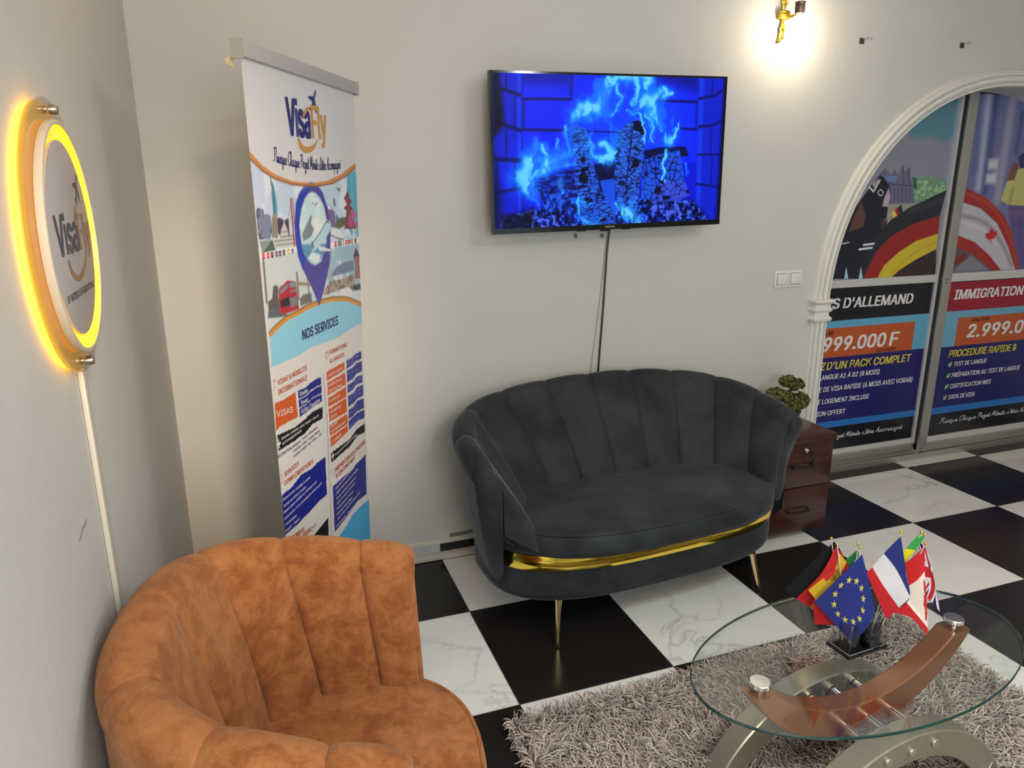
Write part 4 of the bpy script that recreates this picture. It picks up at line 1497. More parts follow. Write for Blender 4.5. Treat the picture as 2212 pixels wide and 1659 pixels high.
C.line([(0.166, 1.3407), (0.2107, 1.3372)], .007, (130, 130, 140), .001)
C.line([(0.0947, 1.321), (0.0951, 1.2923)], .006, (200, 60, 70), .001)
C.poly([(0.4841, 1.3495), (0.5243, 1.3695), (0.6139, 1.3773), (0.6985, 1.373), (0.696, 1.3377), (0.4865, 1.3432)], (112, 132, 164), .003)
C.poly([(0.4679, 1.3303), (0.5613, 1.3247), (0.6928, 1.3282), (0.6982, 1.2776), (0.5638, 1.28), (0.4131, 1.2919), (0.3992, 1.3035)], (170, 154, 142), .003)
nz = C.noise(.012, 18, 2)
C.blend(C.inside([(0.4679, 1.3303), (0.5613, 1.3247), (0.6928, 1.3282), (0.6982, 1.2776), (0.5638, 1.28), (0.4131, 1.2919), (0.3992, 1.3035)]) * smooth01((nz - .54) * 9), (96, 90, 96), .8)
C.poly([(0.4695, 1.3934), (0.4829, 1.3739), (0.4851, 1.3342), (0.4679, 1.3303)], (170, 170, 180), .002)
C.poly([(0.7257, 1.4165), (0.7615, 1.3808), (0.7527, 1.3582), (0.7728, 1.3018), (0.7003, 1.3094), (0.709, 1.3627), (0.6945, 1.3871)], (152, 112, 112), .0015)
C.poly([(0.7257, 1.4165), (0.7615, 1.3808), (0.6945, 1.3871)], (70, 66, 90), .001)
C.poly([(0.6858, 1.2893), (0.7833, 1.2833), (0.782, 1.2541), (0.6663, 1.2753)], (60, 84, 76), .004)
C.poly([(0.3972, 1.2913), (0.5213, 1.2923), (0.6752, 1.2688), (0.7872, 1.262), (0.7863, 1.2082), (0.6909, 1.2367), (0.5977, 1.2616)], (206, 220, 226), .003)
C.poly([(0.5476, 1.2918), (0.6298, 1.2902), (0.6663, 1.2753), (0.6585, 1.2533), (0.5538, 1.2735)], (226, 228, 230), .002)
# right views
C.poly([(0.4008, 1.5235), (0.4886, 1.5689), (0.5112, 1.5595), (0.5968, 1.5112), (0.5675, 1.4883), (0.4631, 1.506)], (120, 108, 152), .003)
C.poly([(0.4803, 1.5662), (0.4961, 1.5658), (0.518, 1.5505), (0.4864, 1.5544)], (226, 228, 236), .002)
C.line([(0.5415, 1.5985), (0.5453, 1.5001)], .005, (200, 206, 214), .001)
C.line([(0.541, 1.5787), (0.5425, 1.566)], 0, (92, 92, 114), .6, 1, (.014, .012))
C.poly([(0.6692, 1.6106), (0.6804, 1.5851), (0.7067, 1.5726), (0.6812, 1.5625), (0.7148, 1.5464), (0.6858, 1.541), (0.7334, 1.4786), (0.6198, 1.4852), (0.6492, 1.5423), (0.622, 1.5531), (0.6558, 1.5645), (0.6297, 1.5835)], (132, 62, 64), .001)
C.poly([(0.5898, 1.5237), (0.6432, 1.5245), (0.6304, 1.4971), (0.5675, 1.4883), (0.5273, 1.5026)], (96, 100, 76), .003)
C.blend(C.inside([(0.6636, 1.5268), (0.721, 1.55), (0.7736, 1.5419), (0.7721, 1.4863), (0.7026, 1.4804), (0.6576, 1.4957)]) * smooth01((nz - .42) * 9), (190, 90, 146), .95)
C.poly([(0.4935, 1.4961), (0.5609, 1.4905), (0.6189, 1.466), (0.6082, 1.4536), (0.5074, 1.4697), (0.4879, 1.4811)], (222, 226, 232), .0015)
C.line([(0.4982, 1.4739), (0.5546, 1.4586), (0.6063, 1.4525)], .004, (96, 100, 120), .002)
C.blend(C.inside([(0.5934, 1.4868), (0.7314, 1.4788), (0.738, 1.4523), (0.6071, 1.458)]) * smooth01((nz - .40) * 9), (238, 240, 244), .9)
C.poly([(0.5516, 1.6228), (0.5756, 1.6162), (0.6118, 1.6189), (0.5937, 1.6125), (0.6015, 1.6064), (0.5749, 1.6114)], (100, 100, 116), .001)
# map pin with a window
pin = [(0.3079, 1.6211), (0.3333, 1.6317), (0.3596, 1.6362), (0.3862, 1.6344), (0.4106, 1.6289), (0.4479, 1.6063), (0.481, 1.5604), (0.4978, 1.4923), (0.4775, 1.3926), (0.4218, 1.3212), (0.3666, 1.2663), (0.3141, 1.3356), (0.262, 1.3909), (0.2375, 1.4302), (0.2286, 1.471), (0.2285, 1.5132), (0.2479, 1.5779), (0.2751, 1.6035)]
C.poly(pin, (78, 72, 156), .0012)
C.poly([(0.3079, 1.6211), (0.333, 1.6295), (0.3314, 1.6), (0.2864, 1.5742), (0.2597, 1.5168), (0.2601, 1.4632), (0.2869, 1.4227), (0.262, 1.3909), (0.2375, 1.4302), (0.2286, 1.471), (0.2285, 1.5132), (0.2479, 1.5779), (0.2751, 1.6035)], (44, 66, 178), .008)
C.line([(0.3039, 1.6177), (0.3592, 1.6335), (0.4067, 1.6272)], .006, (120, 116, 196), .004)
hole = [(0.3121, 1.587), (0.3382, 1.5999), (0.3672, 1.6055), (0.3916, 1.6019), (0.4223, 1.5875), (0.45, 1.5613), (0.4664, 1.5175), (0.4518, 1.4542), (0.4038, 1.4029), (0.3573, 1.3955), (0.3193, 1.4071), (0.2825, 1.4369), (0.2689, 1.468), (0.2629, 1.5167), (0.2836, 1.5584)]
C.line(hole + hole[:1], .008, (196, 200, 226), .002)
C.poly(hole, (196, 226, 232), .001)
g = C.inside(hole)
C.blend(g * (C.noise(.05, 40, 3) > .5) * 1.0, (232, 240, 242), .5)
C.poly([(0.2752, 1.4918), (0.3097, 1.5142), (0.3482, 1.543), (0.3537, 1.534), (0.3425, 1.5179), (0.3639, 1.5001), (0.3388, 1.4794), (0.2814, 1.4697)], (124, 138, 146), .003)
C.poly([(0.3538, 1.5257), (0.3911, 1.5324), (0.4322, 1.5077), (0.4277, 1.4791), (0.3711, 1.4997)], (236, 238, 240), .004)
C.poly([(0.2634, 1.463), (0.4542, 1.4496), (0.443, 1.4285), (0.392, 1.4011), (0.3538, 1.3964), (0.2996, 1.416), (0.2676, 1.4491)], (92, 150, 186), .006)
C.poly([(0.3001, 1.4187), (0.3384, 1.4347), (0.4028, 1.4204), (0.392, 1.4011), (0.3538, 1.3964)], (222, 234, 238), .005)
C.poly([(0.3362, 1.4433), (0.3583, 1.4668), (0.4064, 1.4891), (0.4653, 1.5204), (0.489, 1.5193), (0.5021, 1.5098), (0.4939, 1.4881), (0.4489, 1.4661), (0.3759, 1.44), (0.3469, 1.434)], (184, 216, 232), .001)
C.line([(0.3516, 1.4617), (0.406, 1.4863), (0.4664, 1.5175)], .003, (70, 92, 120), .0015)
C.poly([(0.3814, 1.4509), (0.4913, 1.4288), (0.4823, 1.4236), (0.3972, 1.4324)], (214, 226, 234), .001)
C.line([(0.3443, 1.4609), (0.349, 1.4465)], .010, (84, 90, 108), .002)
C.line([(0.4649, 1.5175), (0.4864, 1.513)], .004, (40, 50, 70), .001)
C.line([(0.3665, 1.5762), (0.3706, 1.5748)], .004, (40, 50, 60), .001)
C.line([(0.4019, 1.5754), (0.3828, 1.5703), (0.3855, 1.5647)], .003, (50, 90, 90), .001)
# orange swooshes, blue field
C.poly(up_o + up_i[::-1], (208, 140, 66), .001)
C.line(up_i, .005, (146, 98, 64), .002)
C.poly(lo_i + [(0.7785, 1.118), (0.736, 1.1408), (0.6928, 1.1454), (0.6273, 1.1418), (0.5192, 1.1381), (0.3898, 1.1457), (0.2736, 1.1548), (0.1968, 1.1499), (0.1167, 1.1537), (0.0121, 1.1581)], (142, 204, 230), .001)
C.poly(lo_o + lo_i[::-1], (212, 146, 60), .001)
C.line(lo_o, .005, (138, 110, 70), .002)
C.poly(pin[8:13], (78, 72, 156), .001)
# boxes of the services list
ORG, NAV, NAV2, BLK = (204, 92, 44), (28, 38, 134), (50, 56, 146), (22, 22, 26)
for p, c in (([(0.0106, 1.0589), (0.0726, 1.0519), (0.1475, 1.0535), (0.1492, 0.9754), (0.0832, 0.9825), (0.0355, 0.9855), (0.0034, 0.9837)], ORG),
             ([(0.1652, 1.0511), (0.2203, 1.0447), (0.2662, 1.0503), (0.3413, 1.0472), (0.3413, 1.0226), (0.2621, 1.0274), (0.216, 1.0211), (0.1632, 1.0265)], NAV),
             ([(0.1642, 1.0235), (0.2155, 1.0184), (0.2671, 1.0232), (0.3414, 1.0195), (0.3403, 0.9949), (0.2631, 1.0007), (0.2113, 0.9954), (0.1628, 0.9996)], NAV),
             ([(0.1627, 0.9963), (0.2107, 0.9926), (0.2626, 0.998), (0.3397, 0.9915), (0.3385, 0.9667), (0.2638, 0.9726), (0.2065, 0.9696), (0.1633, 0.9716)], NAV),
             ([(0.0077, 0.9681), (0.1303, 0.9519), (0.2061, 0.9537), (0.2558, 0.9578), (0.3384, 0.9489), (0.3361, 0.9119), (0.2489, 0.9198), (0.1922, 0.9115), (0.1229, 0.9137), (0.0065, 0.9227)], BLK),
             ([(0.3902, 1.0496), (0.5559, 1.0436), (0.5568, 1.015), (0.3892, 1.0205)], ORG), ([(0.3918, 1.013), (0.5598, 1.0052), (0.5594, 0.9626), (0.3895, 0.9721)], ORG), ([(0.391, 0.9619), (0.5597, 0.9545), (0.5589, 0.9184), (0.3888, 0.9331)], ORG),
             ([(0.3881, 0.925), (0.5576, 0.9146), (0.5574, 0.8727), (0.3887, 0.8889)], ORG), ([(0.3912, 0.9022), (0.5569, 0.8866), (0.5568, 0.8638), (0.3907, 0.882)], ORG), ([(0.3894, 0.8701), (0.559, 0.8568), (0.5585, 0.8197), (0.3898, 0.8338)], ORG), ([(0.3896, 0.8279), (0.5562, 0.8152), (0.5561, 0.7921), (0.3884, 0.7946)], ORG),
             ([(0.5764, 1.0436), (0.6284, 1.0405), (0.6758, 1.0454), (0.7359, 1.0412), (0.7364, 1.012), (0.672, 1.0169), (0.6246, 1.0125), (0.575, 1.0138)], NAV2), ([(0.577, 1.0071), (0.6388, 1.0037), (0.679, 1.0099), (0.7396, 1.0041), (0.7389, 0.9646), (0.6739, 0.9708), (0.6332, 0.9626), (0.5734, 0.9664)], NAV2),
             ([(0.5743, 0.9573), (0.6317, 0.9523), (0.6725, 0.9604), (0.7382, 0.9518), (0.7379, 0.9222), (0.6687, 0.9316), (0.6278, 0.924), (0.5736, 0.927)], NAV2), ([(0.5744, 0.9163), (0.634, 0.9115), (0.6754, 0.9216), (0.7409, 0.9122), (0.7399, 0.8699), (0.6698, 0.8794), (0.6286, 0.8725), (0.5732, 0.8767)], NAV2),
             ([(0.5732, 0.8663), (0.6272, 0.8621), (0.6688, 0.8714), (0.743, 0.8597), (0.7428, 0.8235), (0.6638, 0.8344), (0.6228, 0.8308), (0.5744, 0.8327)], NAV2), ([(0.5689, 0.8457), (0.6256, 0.8423), (0.6698, 0.8464), (0.7429, 0.8332), (0.7432, 0.8209), (0.6592, 0.8333), (0.6152, 0.8294), (0.5686, 0.8325)], NAV2),
             ([(0.5683, 0.8251), (0.6147, 0.8252), (0.6585, 0.8276), (0.7444, 0.815), (0.7432, 0.7822), (0.6632, 0.7971), (0.6193, 0.7966), (0.5686, 0.7931)], NAV2),
             ([(0.3852, 0.7758), (0.4598, 0.769), (0.571, 0.7578), (0.6505, 0.7689), (0.7415, 0.7608), (0.7399, 0.7256), (0.6559, 0.7423), (0.5673, 0.7321), (0.4551, 0.7392), (0.3859, 0.7406)], BLK),
             ([(0.0015, 0.7938), (0.0705, 0.7894), (0.141, 0.7988), (0.2243, 0.7855), (0.2637, 0.7887), (0.3355, 0.7812), (0.3273, 0.6523), (0.2537, 0.6606), (0.2011, 0.6607), (0.1265, 0.662), (0.0739, 0.6647), (-0.0059, 0.6738)], (26, 36, 140)),
             ([(0.3823, 0.6574), (0.4884, 0.649), (0.5708, 0.6392), (0.6331, 0.6418), (0.7377, 0.6378), (0.7313, 0.4772), (0.6221, 0.4976), (0.5316, 0.4927), (0.4555, 0.4927), (0.3745, 0.4949)], (46, 50, 138)),
             ([(0.2054, 0.5722), (0.2649, 0.5712), (0.3257, 0.5729), (0.318, 0.4999), (0.1827, 0.5636)], BLK), ([(0.4217, 0.4604), (0.4921, 0.4599), (0.5637, 0.4715), (0.6546, 0.4607), (0.7907, 0.4418), (0.7687, 0.1522), (0.3637, 0.3769)], (72, 168, 222))):
    C.poly(p, c, .0006)
C.line([(0.3648, 1.0482), (0.3663, 0.9072)], .0035, (120, 124, 136), .001)
C.line([(0.3725, 0.9161), (0.3431, 0.4986)], .0035, (96, 98, 108), .001)
C.line([(0.3905, 0.9104), (0.3608, 0.4954)], .002, (170, 172, 178), .001)
C.line([(0.0054, 0.9422), (0.0223, 0.9407)], .006, (240, 240, 240), .001)
C.line([(0.0135, 0.9525), (0.0142, 0.9308)], .005, (240, 240, 240), .001)
C.line([(0.3921, 0.7603), (0.4113, 0.7597)], .005, (240, 240, 240), .001)
C.line([(0.4005, 0.7709), (0.4025, 0.7472)], .004, (240, 240, 240), .001)
for p in ([(0.3902, 1.1103), (0.4134, 1.1134), (0.4134, 1.0979), (0.3993, 1.0897), (0.3897, 1.0998), (0.3902, 1.1103)], [(0.0125, 1.1213), (0.0237, 1.1214), (0.0207, 1.1039), (0.0098, 1.0968)], [(0.0036, 0.8541), (0.014, 0.8499), (0.0117, 0.831), (0.0008, 0.8281)], [(0.3844, 0.7141), (0.4052, 0.7141), (0.4034, 0.6938), (0.3851, 0.6921), (0.3844, 0.7141)]):
    C.line(p, .0025, (176, 84, 60), .0008)
# small print too fine to read on the dark boxes
for a, b in ([(0.5864, 1.0361), (0.7062, 1.0331)], [(0.5871, 1.0256), (0.6885, 1.0211)], [(0.5873, 0.9904), (0.688, 0.9862)], [(0.5842, 0.9533), (0.7282, 0.9459)], [(0.5835, 0.9377), (0.6897, 0.9368)], [(0.5829, 0.9074), (0.7146, 0.9052)], [(0.5837, 0.8966), (0.7211, 0.8895)], [(0.5866, 0.8798), (0.6528, 0.8734)],
             [(0.5877, 0.8607), (0.6627, 0.8568)], [(0.5878, 0.85), (0.6649, 0.8423)], [(0.5735, 0.8036), (0.6864, 0.8022)], [(0.5763, 0.794), (0.6448, 0.7918)]):
    k = np.linspace(0, 1, 9)
    for i in range(8):
        if i % 3 != 2:
            C.line([(a[0] + (b[0] - a[0]) * k[i], a[1] + (b[1] - a[1]) * k[i]), (a[0] + (b[0] - a[0]) * (k[i] + .1), a[1] + (b[1] - a[1]) * (k[i] + .1))], .0035, (150, 154, 200), .0012, .8)
# the plain blue foot of the print below the chair
C.blend(smooth01((.22 - C.y) / .05), (72, 168, 222), 1)
sheet_o = C.mesh('printed_sheet', ban, PRINT, br)


def blet(items, m, name, bold=.015):
    q = MB()
    for s, (p0, p1, pt) in items:
        put_text(q, s, p0, p1, abs(pt[1] - p0[1]), ban, bold, 0, .0012)
    return q.build(name, m, sheet_o)


blet([('NOS SERVICES', [(0.2235, 1.1886), (0.5142, 1.182), (0.2251, 1.2175)])], INK_NAVY, 'heading_lettering', .05)
blet([('VISAS & MOBILITÉ', [(0.0375, 1.1018), (0.2379, 1.0956), (0.0376, 1.116)]), ('INTERNATIONALE', [(0.0356, 1.0743), (0.2325, 1.0661), (0.0369, 1.0896)]), ('FORMATIONS', [(0.4238, 1.0988), (0.5847, 1.0912), (0.4235, 1.1128)]), ('& LANGUES', [(0.4256, 1.07), (0.5575, 1.0642), (0.4252, 1.0836)]),
      ('SERVICES', [(0.0278, 0.8379), (0.1274, 0.8339), (0.029, 0.8515)]), ('COMPLÉMENTAIRES', [(0.0224, 0.8138), (0.2334, 0.8005), (0.023, 0.8272)]), ('PRÉPARATION AUX CONCOURS', [(0.4129, 0.6964), (0.7339, 0.6846), (0.4139, 0.712)]), ('& COACHING PRIVÉ', [(0.4152, 0.6735), (0.6141, 0.6659), (0.4146, 0.6884)]),
      ('POURQUOI', [(0.0342, 0.6372), (0.1278, 0.6223), (0.037, 0.6507)]), ('VISAFLY ?', [(0.1157, 0.607), (0.2178, 0.5889), (0.1184, 0.6211)])], INK_RUST, 'title_lettering', .035)
blet([('Études', [(0.1735, 1.0312), (0.2312, 1.0285), (0.1748, 1.0436)]), ('Travail', [(0.1737, 1.0036), (0.226, 1.0001), (0.1729, 1.0167)]), ('Visites /Tourisme', [(0.1708, 0.9773), (0.3186, 0.9722), (0.1712, 0.9905)]), ('VISAS', [(0.0141, 1.018), (0.1169, 1.0008), (0.0167, 1.035)]),
      ('COURS DE LANGUES', [(0.3972, 1.0304), (0.5321, 1.0237), (0.3986, 1.039)]), ('PRÉPARATION AUX', [(0.3968, 0.9969), (0.5234, 0.9891), (0.397, 1.006)]), ('TESTS DE LANGUE', [(0.3968, 0.9774), (0.5183, 0.9695), (0.3964, 0.9867)]), ('ART ORATOIRE', [(0.396, 0.9447), (0.4955, 0.937), (0.3974, 0.9532)]),
      ('INFORMATIQUE', [(0.398, 0.9055), (0.5025, 0.899), (0.3976, 0.9151)]), ('& DIGITAL', [(0.3987, 0.8894), (0.4591, 0.8842), (0.4001, 0.8977)]), ('GESTION', [(0.3959, 0.8571), (0.4551, 0.8543), (0.3976, 0.8674)]), ('& ENTREPRENEURIAT', [(0.3953, 0.8406), (0.5358, 0.8317), (0.3954, 0.8497)]), ('E-COMMERCE', [(0.3965, 0.8045), (0.4882, 0.8012), (0.3967, 0.814)]),
      ('Dossier complet, suivi, rendez-vous et', [(0.0306, 0.9464), (0.3019, 0.9293), (0.0313, 0.9549)]), ('accompagnement.', [(0.0317, 0.9314), (0.1682, 0.9256), (0.0323, 0.9399)]), ('Programmes adaptés & certifiés', [(0.419, 0.752), (0.6431, 0.7474), (0.4188, 0.7601)]),
      ("Assurances voyage & santé", [(0.0039, 0.775), (0.2011, 0.7625), (0.0045, 0.7832)]), ("Achat de billets d'avion", [(0.004, 0.755), (0.164, 0.7465), (0.0045, 0.7628)]), ("Réservation d'hôtel ou hébergement", [(0.0023, 0.7367), (0.2476, 0.7291), (0.0029, 0.7446)]), ("Orientation et accompagnement jusqu'à", [(0.0014, 0.717), (0.288, 0.7073), (0.002, 0.7249)]),
      ("l'installation", [(0.0039, 0.698), (0.0839, 0.6919), (0.0045, 0.7059)]), ('Import - Export', [(0.0003, 0.6804), (0.1017, 0.6729), (0.0009, 0.6884)]),
      ('- ENS (École Normale Supérieure)', [(0.3937, 0.6359), (0.6039, 0.6381), (0.3935, 0.6436)]), ('- ENAP (Administration & Impôts)', [(0.3937, 0.6174), (0.6385, 0.6151), (0.3935, 0.6255)]), ('- École nationale supérieure', [(0.3951, 0.5983), (0.6138, 0.5943), (0.3948, 0.6061)]), ('- ESSEC (concours & dossier)', [(0.3964, 0.579), (0.5952, 0.5775), (0.3962, 0.5866)]),
      ('- Polytechnique de Yaoundé', [(0.3936, 0.562), (0.5741, 0.5545), (0.3933, 0.5696)]), ('- École des Travaux Publics', [(0.3936, 0.5435), (0.5625, 0.5351), (0.3933, 0.5512)]), ('- IUT (Faculté de médecine)', [(0.3903, 0.5237), (0.6493, 0.5186), (0.39, 0.5314)]), ('Biomédicales - Douanes', [(0.3901, 0.5041), (0.5709, 0.496), (0.3898, 0.5118)])], INK_WHITE, 'white_lettering', .008)
blet([('DESTINATIONS:', [(-0.0062, 0.9051), (0.0948, 0.898), (-0.0054, 0.9139)]), ('Belgique, France, Allemagne,', [(0.0988, 0.8985), (0.2882, 0.8965), (0.0992, 0.9064)]), ('Canada, Chine, Turquie, Dubaï,', [(0.0993, 0.8844), (0.3028, 0.8786), (0.0998, 0.8924)]), ('Émirats Arabes Unis, Qatar..., etc.', [(0.0985, 0.8689), (0.3158, 0.8648), (0.099, 0.8769)])], INK_BLACK, 'black_lettering', .01)


def plane_mark(c, s, ang):
    h = [(0, 1), (.075, .93), (.11, .75), (.11, .36), (.80, -.22), (.80, -.38), (.11, -.08), (.08, -.62), (.30, -.82), (.30, -.95), (0, -.84)]
    P = h + [(-x, y) for x, y in h[-2:0:-1]]
    ca, sa = math.cos(ang), math.sin(ang)
    return [(c[0] + s * (x * ca + y * sa), c[1] + s * (-x * sa + y * ca)) for x, y in P]


def fan(mb, P, fn, d):
    """fill a star-shaped or mildly concave outline with triangles"""
    b = bmesh.new()
    vs = [b.verts.new((x, y, 0)) for x, y in P]
    f = b.faces.new(vs)
    bmesh.ops.triangulate(b, faces=[f])
    b.verts.index_update()
    mb.add([fn(v.co.x, v.co.y, d) for v in b.verts], [[v.index for v in f.verts] for f in b.faces])
    b.free()


def swoosh(mb, pts, ws, fn, d):
    P = catmull(pts, 10)
    w = np.interp(np.linspace(0, 1, len(P)), np.linspace(0, 1, len(ws)), ws)
    T = np.gradient(P, axis=0)
    T /= np.linalg.norm(T, axis=1)[:, None]
    N = np.stack([-T[:, 1], T[:, 0]], 1) * w[:, None] / 2
    k = len(P)
    mb.add([fn(a, b, d) for a, b in P + N] + [fn(a, b, d) for a, b in P - N], [(i, i + 1, k + i + 1, k + i) for i in range(k - 1)])


def logo(parent, fn, vis, fly, capv, capf, pc, ps, pang, sw1, sw2, wmax, mats, d, lbl=False):
    q = MB()
    put_text(q, "Visa", vis[0], vis[1], capv, fn, .05, 0, d)
    q.build('blue_lettering', mats[0], parent)
    q = MB()
    put_text(q, "Fly", fly[0], fly[1], capf, fn, .035, 0, d)
    q.build('gold_lettering', mats[1], parent)
    q = MB()
    fan(q, plane_mark(pc, ps, pang), fn, d)
    q.build('aeroplane_emblem', mats[0], parent)
    q = MB()
    swoosh(q, sw1, (wmax * .12, wmax * .55, wmax * .8, wmax * .3), fn, d + .0003)
    swoosh(q, sw2, (wmax * .8, wmax * 1.1, wmax, wmax * .12), fn, d + .0003)
    q.build('gold_arc', mats[2], parent)


vv = [(0.2289, 1.7616), (0.3805, 1.7613), (0.2172, 1.8245)]
ff = [(0.3952, 1.7616), (0.5056, 1.7648), (0.3993, 1.8229)]
pc_ = [(0.4156, 1.8646), (0.4646, 1.8963)]
logo(sheet_o, ban, vv, ff, .0950, .0900, pc_[0], .042, .62, [(0.3876, 1.8481), (0.3645, 1.8377), (0.3442, 1.8251), (0.3318, 1.8132)], [(0.2948, 1.7567), (0.3038, 1.7383), (0.3401, 1.7262), (0.3962, 1.7356), (0.4343, 1.7617)], .016, (INK_NAVY, INK_GOLD, INK_GOLD), .0012)
q = MB()
tg = [(0.1167, 1.69), (0.6133, 1.6803)]
put_script(q, "...Puisque Chaque Projet Mérite d'être Accompagné.", tg[0], tg[1], .037, ban, .085, .0012, .012)
q.build('script_lettering', INK_NAVY_D, sheet_o)


def bbox_bar(mb, u0, u1, v0, v1, d0, d1):
    mb.prism([(u0, v0), (u1, v0), (u1, v1), (u0, v1)], ban, d0, d1)


m = MB()
bbox_bar(m, -.012, BWID + .012, BH - .006, BH + .030, -.012, .012)
m.build('top_rail', mat('rail_silver', (.55, .53, .50), .38, .5), br)
for a, b in ((-.018, -.012), (BWID + .012, BWID + .018)):
    m = MB()
    bbox_bar(m, a, b, BH - .012, BH + .032, -.015, .015)
    m.build('end_cap', GREYP, br)
m = MB()
P = ban(np.array([BWID * .5, BWID * .5]), np.array([-.02, BH + .02]), -.05)
m.tube(P, .010, 10)
m.build('support_pole', STEEL, br)
m = MB()
m.prism([(-.020, -.08), (BWID + .02, -.08), (BWID + .02, 0.0), (-.02, 0.0)], ban, -.09, .045)
m.build('cassette', ALU, br)
for u in (.10, BWID - .10):
    m = MB()
    m.prism([(u - .02, -.08), (u + .02, -.08), (u + .02, -.068), (u - .02, -.068)], ban, .045, .10)
    m.build('foot', ALU, br)
m = MB()
tr_ = [(0.002, 1.9295), (-0.0437, 1.912), (-0.035, 1.9029), (-0.0039, 1.9002)]
m.prism([tr_[0], tr_[1], tr_[2], tr_[3]], ban, -.020, -.018)
m.build('paper_tab', ink('cream_paper', (222, 200, 160), .8), br)

# ------------------------------------------------------------------ round illuminated sign on the left wall
SY, SZ = -.452, 1.615


def sg(u, v, d):
    """sign face: u towards the back wall, v up, d off the wall"""
    u = np.asarray(u, float)
    v = np.asarray(v, float)
    return np.stack([np.full(u.shape, X_LEFT) + d, SY + u, SZ + v], -1) if u.ndim else np.array([X_LEFT + d, SY + u, SZ + v])


sr = root('illuminated_sign', 'round wall sign with a glowing amber rim and an aeroplane logo', 'sign', (X_LEFT, SY, SZ))
ax = (1, 0, 0)
c0 = (X_LEFT, SY, SZ)
th = np.linspace(0, 2 * PI, 73)[:-1]
m = MB().tube([sg(.221 * math.cos(t), .221 * math.sin(t), .008) for t in th], .0055, 8, closed=True)
m.build('neon_tube', NEON, sr, True)
m = MB().lathe([(.204, .0120), (.236, .0120), (.236, .0150), (.204, .0150), (.204, .0120)], c0, ax, 80)  # added glowing ring that imitates the neon-lit band of the acrylic
m.build('acrylic_glow_ring', ACRYLIC_GLOW, sr, 'auto')
m = MB().lathe([(.0, .020), (.240, .020), (.241, .021), (.241, .0235), (.240, .0245), (.0, .0245)], c0, ax, 80)
m.build('acrylic_disc', ACRYLIC, sr, 'auto')
m = MB().lathe([(.196, .0250), (.2035, .0250), (.2045, .027), (.2045, .0375), (.203, .0385), (.198, .0385), (.197, .0375), (.197, .0250)], c0, ax, 80)
m.build('outer_rim', mat('rim_pale', (.60, .54, .46), .4), sr, 'auto')
m = MB().lathe([(.150, .0262), (.190, .0264), (.1945, .029), (.1965, .0370), (.1968, .0370), (.1968, .0255), (.150, .0255)], c0, ax, 80)
m.build('lit_gap', NEON_SOFT, sr, 'auto')
m = MB().lathe([(.0, .028), (.170, .028), (.171, .0282), (.171, .0325), (.170, .033), (.0, .033)], c0, ax, 80)
face = m.build('face_disc', mat('sign_face', (.42, .40, .42), .45), sr, 'auto')
GREYINK = ink('sign_grey', (72, 66, 84), .4)
BRGOLD = ink('sign_gold', (176, 132, 72), .3, .4)
logo(face, sg, [(-.126, -.021), (.044, -.021)], [(.056, -.021), (.162, -.024)], .066, .064, (.094, .088), .034, .62,
     [(.070, .060), (.052, .048), (.040, .034), (.034, .020)], [(-.066, -.032), (-.048, -.056), (.000, -.070), (.060, -.058), (.106, -.024)], .010,
     (GREYINK, INK_BROWNGOLD, BRGOLD), .0338)
q = MB()
put_text(q, 'BY MODIBO INTERNATIONAL', (-.116, -.101), (.128, -.101), .0125, sg, .02, 0, .0338)
q.build('grey_lettering', GREYINK, face)
for s in (1, -1):
    m = MB().lathe([(.006, .001), (.006, .020)], sg(.012 * s, .222 * s, 0), ax, 16)
    m.lathe([(.006, .0245), (.0085, .0255), (.0085, .036), (.007, .039), (.0, .039)], sg(.012 * s, .222 * s, 0), ax, 16)
    m.build('standoff_bolt', mat('bronze_bolt', (.35, .30, .25), .25, .9), sr, 'auto')

m = MB().box((X_LEFT + .0005, SY + .018, .10), (X_LEFT + .011, SY + .046, 1.366), .002).box((X_LEFT + .0005, SY + .046, 1.08), (X_LEFT + .006, SY + .054, 1.366), .001)
tag(m.build('cable_trunking', CREAM, None, 'auto'), 'narrow cream cable trunking running down the left wall under the round sign', 'cable trunking')

# ------------------------------------------------------------------ small fittings on the back wall
sw = root('light_switch', 'white double light switch on the wall beside the arch', 'light switch', (1.874, Y_WALL, 1.232))
MB().box((1.789, Y_WALL - .009, 1.190), (1.959, Y_WALL + .001, 1.276), .003).build('plate', WHITEP, sw, 'auto')
gm = mat('switch_gap', (.16, .16, .15), .5)
MB().box((1.803, Y_WALL - .0098, 1.203), (1.863, Y_WALL - .006, 1.263)).box((1.885, Y_WALL - .0098, 1.203), (1.945, Y_WALL - .006, 1.263)).box((1.8735, Y_WALL - .0094, 1.191), (1.875, Y_WALL - .006, 1.275)).build('surround', gm, sw)
for a, b in ((1.805, 1.8325), (1.8335, 1.861), (1.887, 1.943)):
    MB().box((a, Y_WALL - .013, 1.2055), (b, Y_WALL - .008, 1.2605), .0015).build('rocker', WHITEP, sw, 'auto')

for k, (px, pz) in enumerate(((2.182, 2.374), (2.836, 2.389))):
    hk = root('wall_clip', ('small metal clip on the wall between the sconce and the arch', 'small metal clip high on the wall above the crown of the arch')[k], 'clip', (px, Y_WALL, pz), 'metal clips on the back wall')
    MB().box((px - .013, Y_WALL - .004, pz - .013), (px + .013, Y_WALL + .001, pz + .013), .001).build('plate', mat('clip_dark', (.10, .11, .12), .3, .8), hk)
    MB().tube([(px + .010, Y_WALL - .003, pz + .010), (px + .014, Y_WALL - .022, pz + .014), (px + .030, Y_WALL - .030, pz + .014), (px + .036, Y_WALL - .028, pz + .006)], .0028, 8).build('hook', CHROME, hk, True)

